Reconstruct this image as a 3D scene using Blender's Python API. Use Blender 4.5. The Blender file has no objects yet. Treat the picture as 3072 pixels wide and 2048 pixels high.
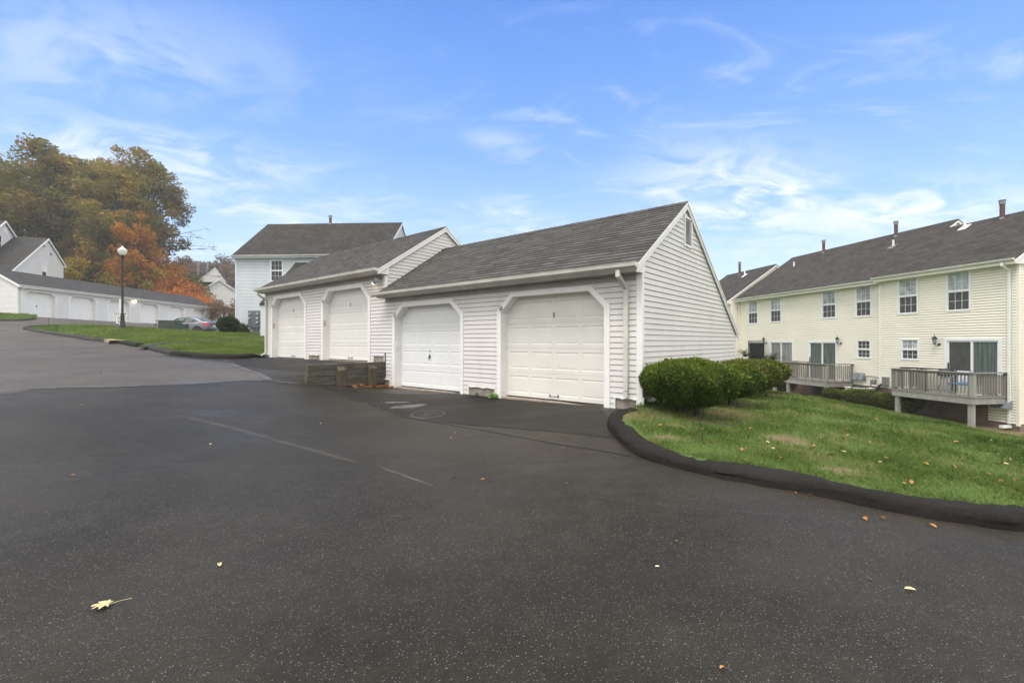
import bpy, math, random
import numpy as np
from mathutils import Vector, noise
random.seed(7); rng = np.random.default_rng(11)
R = math.radians
S = bpy.context.scene
# ---------------------------------------------------------------- camera, sky, sun, exposure
cd = bpy.data.cameras.new('camera'); cam = bpy.data.objects.new('camera', cd); S.collection.objects.link(cam)
cam.location = (0, 0, 0); cam.rotation_euler = (R(90), 0, 0)
cd.sensor_width = 36; cd.lens = 36*1365/3072; cd.clip_start = .05; cd.clip_end = 3000
S.camera = cam
S.view_settings.view_transform = 'Standard'; S.view_settings.look = 'None'
S.view_settings.exposure = 0.66; S.view_settings.gamma = 1; S.view_settings.use_curve_mapping = False
SUN_EL, SUN_AZ = 62, 215          # degrees; azimuth clockwise from +Y (behind the viewer, a little left)
w = bpy.data.worlds.new('World'); S.world = w; w.use_nodes = True
wn = w.node_tree; wn.nodes.clear()
def N(nt, t, **k):
    n = nt.nodes.new(t)
    for a, b in k.items(): setattr(n, a, b)
    return n
def L(nt, a, b): nt.links.new(a, b)
def setin(n, **k):
    for a, b in k.items(): n.inputs[a.replace('_', ' ')].default_value = b
def math_n(nt, op, a, b=None, c=None, clamp=False):
    n = N(nt, 'ShaderNodeMath', operation=op); n.use_clamp = clamp
    for i, q in enumerate((a, b, c)):
        if q is None: continue
        if isinstance(q, (int, float)): n.inputs[i].default_value = q
        else: L(nt, q, n.inputs[i])
    return n.outputs[0]
def mixc(nt, f, a, b, mode='MIX'):
    n = N(nt, 'ShaderNodeMix', data_type='RGBA', blend_type=mode)
    for i, q in ((0, f), (6, a), (7, b)):
        if isinstance(q, (int, float)): n.inputs[i].default_value = q
        elif isinstance(q, tuple): n.inputs[i].default_value = q if len(q) == 4 else q+(1,)
        else: L(nt, q, n.inputs[i])
    return n.outputs[2]
def ramp(nt, f, stops, interp='LINEAR'):
    n = N(nt, 'ShaderNodeValToRGB'); n.color_ramp.interpolation = interp
    e = n.color_ramp.elements
    while len(e) < len(stops): e.new(.5)
    for q, (p, c) in zip(e, stops):
        q.position = p; q.color = (c, c, c, 1) if isinstance(c, (int, float)) else tuple(c)+(1,)
    L(nt, f, n.inputs[0]); return n.outputs[0]
def maprange(nt, v, a, b, c=0., d=1., smooth=True):
    n = N(nt, 'ShaderNodeMapRange', interpolation_type='SMOOTHSTEP' if smooth else 'LINEAR')
    L(nt, v, n.inputs[0])
    for i, q in zip((1, 2, 3, 4), (a, b, c, d)): n.inputs[i].default_value = q
    return n.outputs[0]
def noise_n(nt, vec, scale, detail=4, rough=.55, dist=0):
    n = N(nt, 'ShaderNodeTexNoise'); setin(n, Scale=scale, Detail=detail, Roughness=rough, Distortion=dist)
    if vec is not None: L(nt, vec, n.inputs['Vector'])
    return n.outputs[0]
def mapping(nt, vec, loc=(0,0,0), rot=(0,0,0), scale=(1,1,1)):
    n = N(nt, 'ShaderNodeMapping'); n.inputs[1].default_value = loc; n.inputs[2].default_value = rot; n.inputs[3].default_value = scale
    L(nt, vec, n.inputs[0]); return n.outputs[0]

tc = N(wn, 'ShaderNodeTexCoord'); gen = tc.outputs['Generated']
sep = N(wn, 'ShaderNodeSeparateXYZ'); L(wn, gen, sep.inputs[0])
sky = N(wn, 'ShaderNodeTexSky', sky_type='NISHITA'); sky.sun_disc = False
sky.sun_elevation = R(SUN_EL); sky.sun_rotation = R(SUN_AZ); sky.air_density = 1.0; sky.dust_density = 0.6; sky.ozone_density = 2.0
# clear part of the sky: pale at the horizon, stronger blue higher up (values are x10: background strength is 0.1)
clear = ramp(wn, sep.outputs[2], [(0.0, (.76,.83,.90)), (.10, (.55,.68,.85)), (.22, (.32,.51,.79)), (.38, (.165,.345,.72)), (.60, (.080,.22,.62))])
clear10 = mixc(wn, 1.0, clear, (10, 10, 10), 'MULTIPLY')
base = mixc(wn, .88, sky.outputs[0], clear10)
# thin high cloud: flattened on to a high plane so that streaks shorten towards the horizon
den = math_n(wn, 'ADD', math_n(wn, 'MAXIMUM', sep.outputs[2], 0.0), .16)
px_ = math_n(wn, 'DIVIDE', sep.outputs[0], den); py_ = math_n(wn, 'DIVIDE', sep.outputs[1], den)
comb = N(wn, 'ShaderNodeCombineXYZ'); L(wn, px_, comb.inputs[0]); L(wn, py_, comb.inputs[1])
pl = comb.outputs[0]
n1 = noise_n(wn, mapping(wn, pl, (3.1, 1.7, 0), (0, 0, R(-12)), (1.1, 2.3, 1)), 1.9, 9, .66, .7)
n2 = noise_n(wn, mapping(wn, pl, (1.3, 9.2, 2), (0, 0, R(8)), (.6, .9, 1)), .8, 4, .5, .2)
wisps = math_n(wn, 'MULTIPLY', maprange(wn, n1, .50, .78), maprange(wn, n2, .40, .62))
# banks of cloud in the places where the photograph has them (direction vectors)
def bank(x, y, z, sx, sz, tilt=0.):
    # gaussian bump in (azimuth-like x/y, z/y) space
    u = math_n(wn, 'DIVIDE', sep.outputs[0], math_n(wn, 'MAXIMUM', sep.outputs[1], .05))
    v = math_n(wn, 'DIVIDE', sep.outputs[2], math_n(wn, 'MAXIMUM', sep.outputs[1], .05))
    du = math_n(wn, 'SUBTRACT', u, x/y); dv = math_n(wn, 'SUBTRACT', math_n(wn, 'SUBTRACT', v, z/y), math_n(wn, 'MULTIPLY', du, tilt))
    a = math_n(wn, 'POWER', math_n(wn, 'ABSOLUTE', math_n(wn, 'DIVIDE', du, sx)), 2.)
    b = math_n(wn, 'POWER', math_n(wn, 'ABSOLUTE', math_n(wn, 'DIVIDE', dv, sz)), 2.)
    return math_n(wn, 'EXPONENT', math_n(wn, 'MULTIPLY', math_n(wn, 'ADD', a, b), -1.))
banks = None
for (bx, bz, sx, sz, tilt, amp) in ((.52, .32, .22, .10, -.10, 1.), (.86, .29, .30, .055, .10, .95), (-.82, .41, .34, .06, -.12, .85),
        (-.62, .37, .10, .035, -.35, .7), (-.55, .29, .35, .04, -.22, .6), (.02, .235, .10, .06, -.2, .6), (-.02, .43, .08, .03, -.2, .4),
        (.10, .24, .30, .022, 0, .35), (-.9, .62, .4, .12, -.1, .4), (.75, .20, .5, .03, 0, .4)):
    g = math_n(wn, 'MULTIPLY', bank(bx, 1., bz, sx, sz, tilt), amp)
    banks = g if banks is None else math_n(wn, 'MAXIMUM', banks, g)
n3 = noise_n(wn, mapping(wn, pl, (7.1, 4.4, 0), (0, 0, R(-20)), (1.5, 2.2, 1)), 2.3, 10, .62, 1.1)
bk = math_n(wn, 'MULTIPLY', banks, maprange(wn, n3, .34, .66))
cl = math_n(wn, 'ADD', math_n(wn, 'MULTIPLY', wisps, .45), bk, clamp=True)
cl = math_n(wn, 'MULTIPLY', cl, .88)
front = mixc(wn, cl, base, (7.3, 7.5, 7.8))
# the rest of the sky (overhead and behind the viewer) is bright, even overcast
ov = maprange(wn, sep.outputs[1], .60, .36)
ovn = noise_n(wn, gen, 1.6, 3, .5, 0)
ovc = mixc(wn, 1., mixc(wn, ovn, (9.6, 9.6, 9.7), (13.0, 12.8, 12.5)), ramp(wn, sep.outputs[2], [(0., .66), (.35, .82), (1., 1.5)]), 'MULTIPLY')
allc = mixc(wn, ov, front, ovc)
bg = N(wn, 'ShaderNodeBackground'); bg.inputs[1].default_value = .1
L(wn, allc, bg.inputs[0])
wo = N(wn, 'ShaderNodeOutputWorld'); L(wn, bg.outputs[0], wo.inputs[0])

sd = bpy.data.lights.new('sun', 'SUN'); sd.energy = 1.35; sd.angle = R(18); sd.color = (1, .95, .88)
so = bpy.data.objects.new('sun', sd); S.collection.objects.link(so)
az = R(SUN_AZ); el = R(SUN_EL)
dirv = Vector((math.sin(az)*math.cos(el), math.cos(az)*math.cos(el), math.sin(el)))
so.rotation_euler = dirv.to_track_quat('Z', 'Y').to_euler(); so.location = (0, -10, 30)

# ---------------------------------------------------------------- helpers
C = S.collection
class MB:
    def __init__(s): s.v = []; s.f = []
    def poly(s, pts):
        n = len(s.v); s.v += [tuple(p) for p in pts]; s.f.append(tuple(range(n, n+len(pts)))); return s
    def box(s, x0, x1, y0, y1, z0, z1, T=None):
        p = [(x, y, z) for z in (z0, z1) for x, y in ((x0,y0),(x1,y0),(x1,y1),(x0,y1))]
        if T: p = [tuple(T(*q)) for q in p]
        n = len(s.v); s.v += p
        for q in ((3,2,1,0),(4,5,6,7),(0,1,5,4),(1,2,6,5),(2,3,7,6),(3,0,4,7)): s.f.append(tuple(n+i for i in q))
        return s
    def ext(s, prof, a, b, P, caps=True, closed=True):
        """extrude 2D profile (u,v) along t from a to b; P(t,u,v)->xyz"""
        n = len(s.v); m = len(prof)
        s.v += [tuple(P(a, *q)) for q in prof]+[tuple(P(b, *q)) for q in prof]
        for i in range(m if closed else m-1):
            j = (i+1) % m; s.f.append((n+i, n+j, n+m+j, n+m+i))
        if caps and closed: s.f.append(tuple(range(n+m-1, n-1, -1))); s.f.append(tuple(range(n+m, n+2*m)))
        return s
    def tube(s, pts, rad, n=8, caps=True):
        pts = [Vector(p) for p in pts]
        if isinstance(rad, (int, float)): rad = [rad]*len(pts)
        rings = []; up = None
        for i, p in enumerate(pts):
            d = (pts[min(i+1, len(pts)-1)]-pts[max(i-1, 0)]).normalized()
            if up is None: up = Vector((0,0,1)) if abs(d.z) < .9 else Vector((1,0,0))
            a = d.cross(up).normalized(); b = a.cross(d).normalized(); up = b
            base = len(s.v)
            for k in range(n):
                t = 2*math.pi*k/n; s.v.append(tuple(p+(a*math.cos(t)+b*math.sin(t))*rad[i]))
            rings.append(base)
        for r0, r1 in zip(rings, rings[1:]):
            for k in range(n): s.f.append((r0+k, r0+(k+1) % n, r1+(k+1) % n, r1+k))
        if caps: s.f.append(tuple(rings[0]+k for k in range(n))[::-1]); s.f.append(tuple(rings[-1]+k for k in range(n)))
        return s
    def lathe(s, prof, n=24, c=(0,0), fl=0):
        rings = []
        for r, z in prof:
            b = len(s.v)
            for k in range(n):
                t = 2*math.pi*k/n; rr = r*(1-fl*(k % 2)); s.v.append((c[0]+rr*math.cos(t), c[1]+rr*math.sin(t), z))
            rings.append(b)
        for r0, r1 in zip(rings, rings[1:]):
            for k in range(n): s.f.append((r0+k, r0+(k+1) % n, r1+(k+1) % n, r1+k))
        s.f.append(tuple(rings[0]+k for k in range(n))[::-1]); s.f.append(tuple(rings[-1]+k for k in range(n)))
        return s
    def build(s, name, m, parent=None, smooth=False, bevel=0):
        me = bpy.data.meshes.new(name); me.from_pydata(s.v, [], s.f); me.update()
        me.materials.append(m)
        if smooth:
            me.polygons.foreach_set('use_smooth', [True]*len(me.polygons))
            try: me.set_sharp_from_angle(angle=R(40))
            except Exception: pass
        o = bpy.data.objects.new(name, me); C.objects.link(o)
        if parent: o.parent = parent
        if bevel:
            bv = o.modifiers.new('bevel', 'BEVEL'); bv.width = bevel; bv.segments = 2; bv.limit_method = 'ANGLE'
        return o
def tag(o, label, cat, group=None):
    o['label'] = label; o['category'] = cat
    if group: o['group'] = group
    return o
def struct(o): o['kind'] = 'structure'; return o
def stuff(o, label=None, cat=None):
    o['kind'] = 'stuff'
    if label: o['label'] = label; o['category'] = cat
    return o
def thing(name, label, cat, loc=(0,0,0), rz=0., group=None):
    o = bpy.data.objects.new(name, None); C.objects.link(o); o.location = loc; o.rotation_euler = (0, 0, rz)
    o.empty_display_size = .3
    return tag(o, label, cat, group)
def copy_tree(o, parent=None):
    c = o.copy(); C.objects.link(c)
    if parent: c.parent = parent
    for ch in [q for q in list(C.objects) if q.parent == o]: copy_tree(ch, c)
    return c
def npmesh(name, V, F, m, parent=None):
    """V (n,3) array, F (m,k) array"""
    me = bpy.data.meshes.new(name); V = np.asarray(V, np.float32); F = np.asarray(F, np.int32)
    me.vertices.add(len(V)); me.vertices.foreach_set('co', V.ravel())
    me.loops.add(F.size); me.loops.foreach_set('vertex_index', F.ravel())
    me.polygons.add(len(F)); me.polygons.foreach_set('loop_start', np.arange(0, F.size, F.shape[1], dtype=np.int32))
    me.polygons.foreach_set('loop_total', np.full(len(F), F.shape[1], np.int32))
    me.update(calc_edges=True); me.materials.append(m)
    o = bpy.data.objects.new(name, me); C.objects.link(o)
    if parent: o.parent = parent
    return o
_font = {}
def text_mesh(name, body, size, m, parent, P, thick=.002):
    cu = bpy.data.curves.new(name, 'FONT'); cu.body = body; cu.size = size; cu.align_x = 'CENTER'; cu.align_y = 'CENTER'
    cu.extrude = thick; cu.offset = size*.012
    t = bpy.data.objects.new('tmp', cu); C.objects.link(t)
    dg = bpy.context.evaluated_depsgraph_get(); me = bpy.data.meshes.new_from_object(t.evaluated_get(dg))
    bpy.data.objects.remove(t)
    for v in me.vertices: v.co = P(*v.co)
    me.materials.clear(); me.materials.append(m); me.name = name
    o = bpy.data.objects.new(name, me); C.objects.link(o); o.parent = parent
    return o

# ---------------------------------------------------------------- materials
def newmat(name):
    m = bpy.data.materials.new(name); m.use_nodes = True; nt = m.node_tree
    return m, nt, nt.nodes['Principled BSDF']
def mat(name, col, rough=.6, var=.06, vs=3., spec=.4, metal=0, bump=0, bs=60., col2=None, dirt=0, space='Object', stretch=(1,1,1)):
    m, nt, b = newmat(name)
    t = N(nt, 'ShaderNodeTexCoord'); vec = mapping(nt, t.outputs[space], scale=stretch)
    n = noise_n(nt, vec, vs, 5, .6)
    f = maprange(nt, n, .3, .7)
    c2 = col2 or tuple(max(0, c*(1-var*2)) for c in col)
    cc = mixc(nt, f, col, c2)
    if dirt:
        n2 = noise_n(nt, mapping(nt, t.outputs[space], (5,3,1), scale=(1, 1, .35)), vs*1.7, 6, .7)
        cc = mixc(nt, math_n(nt, 'MULTIPLY', maprange(nt, n2, .5, .8), dirt), cc, (.22, .2, .15))
    L(nt, cc, b.inputs['Base Color']); b.inputs['Roughness'].default_value = rough; b.inputs['Metallic'].default_value = metal
    b.inputs['Specular IOR Level'].default_value = spec
    if bump:
        bn = N(nt, 'ShaderNodeBump'); bn.inputs['Strength'].default_value = bump; bn.inputs['Distance'].default_value = .01
        L(nt, noise_n(nt, vec, bs, 4, .6), bn.inputs['Height']); L(nt, bn.outputs[0], b.inputs['Normal'])
    return m
def shingle_mat(name, c1, c2, dy, y0, w=.32):
    m, nt, b = newmat(name); t = N(nt, 'ShaderNodeTexCoord'); ob = t.outputs['Object']
    br = N(nt, 'ShaderNodeTexBrick'); L(nt, mapping(nt, ob, (0, -y0, 0)), br.inputs['Vector'])
    br.offset = .37; br.offset_frequency = 2
    setin(br, Color1=c1+(1,), Color2=c2+(1,), Mortar=tuple(.35*x for x in c1)+(1,), Scale=1., Mortar_Size=.006, Bias=-.1)
    br.inputs['Brick Width'].default_value = w; br.inputs['Row Height'].default_value = dy
    n = noise_n(nt, ob, 1.1, 5, .65); n2 = noise_n(nt, ob, 110, 2, .7)
    cc = mixc(nt, maprange(nt, n, .35, .7), br.outputs[0], mixc(nt, .5, br.outputs[0], (.07,.064,.055)))
    cc = mixc(nt, 1., cc, mixc(nt, maprange(nt, n2, .3, .7), (.7,.7,.7), (1.35,1.33,1.3)), 'MULTIPLY')
    n4 = noise_n(nt, mapping(nt, ob, scale=(3.2, 1/dy*.5, 1)), 1., 2, .5)
    cc = mixc(nt, math_n(nt, 'MULTIPLY', maprange(nt, n4, .5, .62), .45), cc, tuple(.45*x for x in c1))
    L(nt, cc, b.inputs['Base Color']); b.inputs['Roughness'].default_value = .85; b.inputs['Specular IOR Level'].default_value = .25
    bn = N(nt, 'ShaderNodeBump'); bn.inputs['Strength'].default_value = .5; bn.inputs['Distance'].default_value = .006
    L(nt, n2, bn.inputs['Height']); L(nt, bn.outputs[0], b.inputs['Normal'])
    return m
M = {}
M['vinyl'] = mat('white_vinyl', (.70,.68,.655), .55, .03, 1.2, dirt=.17)
M['vinyl_far'] = mat('grey_white_vinyl', (.76,.755,.745), .55, .03, 1., dirt=.05)
M['trim'] = mat('white_trim', (.83,.82,.80), .45, .03, 2., dirt=.07)
M['shaded_eave'] = mat('shaded_eave_grey', (.42,.39,.365), .7, .1, 2., dirt=.2)  # garage soffit and frieze; the shade under the eaves is put into this grey
M['door_cream'] = mat('cream_door_paint', (.76,.745,.69), .45, .03, 1.5, dirt=.08, bump=.05, bs=200)
M['door_warm'] = mat('warm_white_door_paint', (.77,.76,.72), .45, .03, 1.5, dirt=.09, bump=.05, bs=200)
M['door_white'] = mat('cool_white_door_paint', (.78,.79,.80), .42, .02, 1.5, dirt=.03, bump=.05, bs=200)
M['door_far'] = mat('white_door_paint', (.84,.84,.83), .45, .02, 1.5)
M['gutter'] = mat('weathered_white_gutter', (.66,.66,.60), .4, .08, 2., dirt=.3)
M['block'] = mat('concrete_block', (.33,.29,.25), .9, .2, 6, bump=.5, bs=90, dirt=.35)
M['sill'] = mat('concrete_sill', (.36,.30,.24), .9, .2, 6, bump=.4, bs=90)
M['yellow'] = mat('cream_yellow_vinyl', (.84,.80,.675), .5, .03, .8, dirt=.06)
M['ycorner'] = mat('cream_trim', (.84,.80,.70), .5, .03, .8)
M['blue'] = mat('pale_blue_vinyl', (.585,.635,.675), .5, .04, .9, dirt=.04)
M['bluetrim'] = mat('pale_blue_trim', (.60,.675,.71), .5, .04, .9)
M['found'] = mat('brown_painted_foundation', (.17,.115,.085), .85, .2, 2, col2=(.23,.17,.13), bump=.3, bs=40)
M['deck'] = mat('weathered_grey_wood', (.19,.175,.15), .8, .2, 3, col2=(.28,.26,.23), bump=.3, bs=30, stretch=(1,1,.25), dirt=.4)
M['deckpost'] = mat('pale_grey_wood', (.34,.325,.30), .8, .15, 3, col2=(.25,.235,.21), bump=.3, bs=30, stretch=(3,3,.4))
M['black'] = mat('black_metal', (.016,.016,.017), .4, .1, 5, spec=.5)
M['dark'] = mat('dark_plastic', (.03,.03,.032), .6)
M['metal'] = mat('galvanised_metal', (.30,.31,.32), .45, .12, 8, metal=.6)
M['rust'] = mat('rusty_pipe', (.13,.06,.035), .8, .2, 9, col2=(.09,.07,.06), bump=.3)
M['white'] = mat('white_plastic', (.8,.8,.8), .4, .02)
M['meter'] = mat('grey_meter_box', (.13,.14,.15), .5, .05)
M['vent'] = mat('grey_vent_hood', (.19,.22,.25), .5, .05)
M['ink'] = mat('black_lettering', (.02,.02,.02), .5, 0)
M['beige'] = mat('beige_plastic', (.52,.45,.33), .5, .03)
M['bark'] = mat('grey_brown_bark', (.075,.062,.05), .9, .3, 4, bump=.6, bs=12, stretch=(1,1,.25))
M['green_box'] = mat('olive_green_painted_metal', (.055,.072,.042), .5, .12, 5)
M['teal_box'] = mat('dark_teal_painted_metal', (.018,.055,.052), .4, .1, 5)
M['yellow_kerb'] = mat('worn_yellow_paint', (.36,.27,.12), .85, .3, 7, col2=(.18,.15,.10), bump=.4)
M['soil'] = mat('bare_soil', (.09,.062,.042), .95, .25, 3, col2=(.14,.10,.065), bump=.8, bs=25)
M['mulch'] = mat('red_brown_mulch', (.22,.12,.07), .95, .3, 9, bump=.8, bs=40)
M['curtain'] = mat('grey_green_curtain', (.13,.17,.145), .8, .5, 1., col2=(.04,.052,.047), stretch=(22,22,.6))
M['curtain_white'] = mat('white_curtain', (.34,.35,.31), .8, .5, 1., col2=(.13,.13,.12), stretch=(18,18,.6))
M['paint_blue'] = mat('blue_plastic', (.03,.22,.55), .4)
M['car'] = mat('silver_car_paint', (.21,.22,.235), .3, .02, 1., spec=.5, metal=.6)
M['tail'] = mat('red_lamp_lens', (.55,.02,.015), .2, .05)
M['tyre'] = mat('black_rubber', (.018,.018,.019), .8)
def glassy(name, col, rough=.08, mixn=None):
    m = mat(name, col, rough, .25, 2.5, spec=.6); return m
M['glass_dark'] = glassy('dark_window_glass', (.03,.034,.036))
M['glass_pale'] = glassy('window_glass_over_blind', (.50,.55,.55), .12)
M['screen'] = mat('insect_screen', (.075,.075,.07), .6, .15, 3)
M['screen_brown'] = mat('brown_insect_screen', (.06,.052,.045), .6, .15, 3)
M['carglass'] = mat('car_glass', (.14,.17,.165), .35, .2, 2., spec=.3)
def emis(name, col, st):
    m, nt, b = newmat(name); b.inputs['Base Color'].default_value = col+(1,); b.inputs['Emission Color'].default_value = col+(1,); b.inputs['Emission Strength'].default_value = st; return m
M['bulb'] = emis('lit_bulb', (1, .72, .42), 12.)
M['globe'] = mat('frosted_white_globe', (.80,.80,.76), .3, .04, 3, spec=.5)
# shingles
GDY = .118
M['shingle'] = shingle_mat('grey_asphalt_shingles', (.098,.094,.085), (.034,.033,.031), GDY, -.3)
M['shingle_brown'] = shingle_mat('brown_grey_shingles', (.068,.060,.050), (.030,.027,.024), .125, -.36)
M['shingle_dark'] = shingle_mat('dark_grey_shingles', (.040,.037,.035), (.022,.021,.021), .14, -.36)
M['shingle_row'] = shingle_mat('mid_grey_shingles', (.066,.066,.068), (.042,.042,.043), .14, -.36)

def timber_mat():
    m, nt, b = newmat('mossy_old_timber'); t = N(nt, 'ShaderNodeTexCoord'); ob = t.outputs['Object']
    n = noise_n(nt, mapping(nt, ob, scale=(8, 1.2, 9)), 3, 6, .7); n2 = noise_n(nt, ob, 2.3, 4, .6)
    c = mixc(nt, maprange(nt, n, .3, .7), (.034,.031,.028), (.135,.122,.10))
    sp = N(nt, 'ShaderNodeSeparateXYZ'); L(nt, ob, sp.inputs[0])
    outer = maprange(nt, sp.outputs[1], -1.4, -2.3)          # moss grows on the outer end of the wall
    low = maprange(nt, sp.outputs[2], -.6, -1.0)
    ms = math_n(nt, 'MULTIPLY', maprange(nt, n2, .40, .66), math_n(nt, 'MAXIMUM', math_n(nt, 'MULTIPLY', outer, 1.), math_n(nt, 'MULTIPLY', low, .35)))
    c = mixc(nt, math_n(nt, 'MULTIPLY', ms, .5), c, (.06,.075,.02))
    L(nt, c, b.inputs['Base Color']); b.inputs['Roughness'].default_value = .9
    bn = N(nt, 'ShaderNodeBump'); bn.inputs['Strength'].default_value = .7; bn.inputs['Distance'].default_value = .01
    L(nt, n, bn.inputs['Height']); L(nt, bn.outputs[0], b.inputs['Normal']); return m
M['timber'] = timber_mat()
def asphalt_mat(name, c1, c2, speck=.1, rough=.55, wet=0., spec=.45, speckcol=(.27,.25,.215), wetscale=.5, bumpd=.004):
    m, nt, b = newmat(name); g = N(nt, 'ShaderNodeNewGeometry'); p = g.outputs['Position']
    big = noise_n(nt, p, .55, 5, .6); mid = noise_n(nt, p, 6., 4, .6); fine = noise_n(nt, p, 150., 2, .7)
    c = mixc(nt, maprange(nt, big, .34, .68), c1, c2)
    c = mixc(nt, math_n(nt, 'MULTIPLY', maprange(nt, mid, .35, .7), .3), c, tuple(x*1.35 for x in c2))
    c = mixc(nt, maprange(nt, fine, .25, .75), mixc(nt, .55, c, (0,0,0)), mixc(nt, 1., c, (1.55,1.5,1.45), 'MULTIPLY'))
    vo = N(nt, 'ShaderNodeTexVoronoi'); L(nt, p, vo.inputs['Vector']); vo.inputs['Scale'].default_value = 125.
    sc = N(nt, 'ShaderNodeSeparateColor'); L(nt, vo.outputs['Color'], sc.inputs[0])
    on = math_n(nt, 'MULTIPLY', math_n(nt, 'GREATER_THAN', sc.outputs[0], 1-speck), math_n(nt, 'LESS_THAN', vo.outputs['Distance'], .42))
    sv = math_n(nt, 'MULTIPLY', on, math_n(nt, 'MULTIPLY', math_n(nt, 'POWER', sc.outputs[1], 2.8), .85))
    tint = mixc(nt, sc.outputs[2], speckcol, tuple(x*y for x, y in zip(speckcol, (.75, .95, 1.1))))
    c = mixc(nt, sv, c, tint)
    L(nt, c, b.inputs['Base Color']); b.inputs['Specular IOR Level'].default_value = spec; b.inputs['Specular Tint'].default_value = (1., .90, .72, 1)
    if wet:
        wn_ = noise_n(nt, mapping(nt, p, (2,0,0), (0,0,R(25)), (.6, 1.6, 1)), wetscale, 6, .6, .6)
        wm = math_n(nt, 'MULTIPLY', maprange(nt, wn_, .48, .72), wet)
        r = math_n(nt, 'SUBTRACT', rough, math_n(nt, 'MULTIPLY', wm, .35)); L(nt, r, b.inputs['Roughness'])
    else: b.inputs['Roughness'].default_value = rough
    bn = N(nt, 'ShaderNodeBump'); bn.inputs['Strength'].default_value = .55 if bumpd < .01 else .9; bn.inputs['Distance'].default_value = bumpd
    L(nt, math_n(nt, 'ADD', fine if bumpd < .01 else noise_n(nt, p, 28., 6, .75), math_n(nt, 'MULTIPLY', sv, .6)), bn.inputs['Height']); L(nt, bn.outputs[0], b.inputs['Normal'])
    return m
M['asphalt'] = asphalt_mat('asphalt', (.0172,.0146,.0104), (.0305,.0268,.0205), .22, .52, .4, .22)
M['asphalt_new'] = asphalt_mat('fresh_asphalt', (.0125,.0112,.0100), (.0185,.0168,.0150), .10, .58, .35, .18)
M['asphalt_old'] = asphalt_mat('older_grey_asphalt', (.056,.048,.040), (.080,.070,.058), .10, .52, .5, .28)
M['kerb'] = asphalt_mat('kerb_asphalt', (.012,.0115,.011), (.024,.0225,.021), .10, .75, 0, .12, (.12,.11,.10), .5, .03)
M['kerb_grey'] = asphalt_mat('worn_kerb_asphalt', (.06,.057,.054), (.030,.029,.028), .10, .75, 0, .15, (.16,.15,.14), .5, .03)
M['tar'] = mat('tar_seam', (.012,.012,.013), .35, .1, 20)
def scuff_mat(al):
    m, nt, b = newmat('pale_tyre_scuff'); g = N(nt, 'ShaderNodeNewGeometry'); p = g.outputs['Position']
    b.inputs['Base Color'].default_value = (.30,.26,.20,1); b.inputs['Roughness'].default_value = .8
    tcn = N(nt, 'ShaderNodeUVMap'); sp = N(nt, 'ShaderNodeSeparateXYZ'); L(nt, tcn.outputs[0], sp.inputs[0])
    edge = math_n(nt, 'MULTIPLY', math_n(nt, 'MULTIPLY', sp.outputs[1], math_n(nt, 'SUBTRACT', 1., sp.outputs[1])), 4.)
    n = noise_n(nt, p, 1.3, 3, .6); f = noise_n(nt, p, 120., 2, .7)
    a = math_n(nt, 'MULTIPLY', math_n(nt, 'MULTIPLY', maprange(nt, n, .34, .6), math_n(nt, 'POWER', edge, 1.4)), maprange(nt, f, .35, .7))
    L(nt, math_n(nt, 'MULTIPLY', a, al), b.inputs['Alpha']); return m
M['scuff'] = scuff_mat(.24); M['scuff2'] = scuff_mat(.5)
def puddle_mat():
    m, nt, b = newmat('puddle_water'); g = N(nt, 'ShaderNodeNewGeometry'); p = g.outputs['Position']
    b.inputs['Base Color'].default_value = (.02,.02,.02,1); b.inputs['Roughness'].default_value = .06; b.inputs['Specular IOR Level'].default_value = .6
    tcn = N(nt, 'ShaderNodeUVMap'); sp = N(nt, 'ShaderNodeSeparateXYZ'); L(nt, tcn.outputs[0], sp.inputs[0])
    d = math_n(nt, 'SQRT', math_n(nt, 'ADD', math_n(nt, 'POWER', math_n(nt, 'SUBTRACT', sp.outputs[0], .5), 2.), math_n(nt, 'POWER', math_n(nt, 'SUBTRACT', sp.outputs[1], .5), 2.)))
    n = noise_n(nt, p, 3.2, 5, .7)
    a = maprange(nt, math_n(nt, 'ADD', math_n(nt, 'MULTIPLY', d, -2.), n), -.35, -.12)
    L(nt, math_n(nt, 'MULTIPLY', a, .9), b.inputs['Alpha']); return m
M['puddle'] = puddle_mat()
def foliage(name, cols, scale=.6, rough=.6, trans=.25, fine=14.):
    m, nt, b = newmat(name); t = N(nt, 'ShaderNodeTexCoord'); ob = t.outputs['Object']
    n = noise_n(nt, ob, scale, 3, .6); n2 = noise_n(nt, ob, fine, 2, .7)
    k = math_n(nt, 'ADD', math_n(nt, 'MULTIPLY', n, .72), math_n(nt, 'MULTIPLY', n2, .28))
    c = ramp(nt, k, [(.36+.28*i/max(1, len(cols)-1), q) for i, q in enumerate(cols)])
    L(nt, c, b.inputs['Base Color']); b.inputs['Roughness'].default_value = rough; b.inputs['Specular IOR Level'].default_value = .08
    if trans:
        out = [x for x in nt.nodes if x.type == 'OUTPUT_MATERIAL'][0]
        tr = N(nt, 'ShaderNodeBsdfTranslucent'); L(nt, c, tr.inputs[0]); mx = N(nt, 'ShaderNodeMixShader'); mx.inputs[0].default_value = trans
        L(nt, b.outputs[0], mx.inputs[1]); L(nt, tr.outputs[0], mx.inputs[2]); L(nt, mx.outputs[0], out.inputs[0])
    return m
M['grass'] = foliage('grass_blades', [(.055,.095,.022), (.105,.16,.035), (.16,.22,.06), (.30,.29,.13)], .9, .55, .3, 9.)
M['grass_far'] = foliage('mown_grass_blades', [(.10,.15,.03), (.15,.21,.045), (.22,.275,.08)], .5, .55, .3, 5.)
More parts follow.
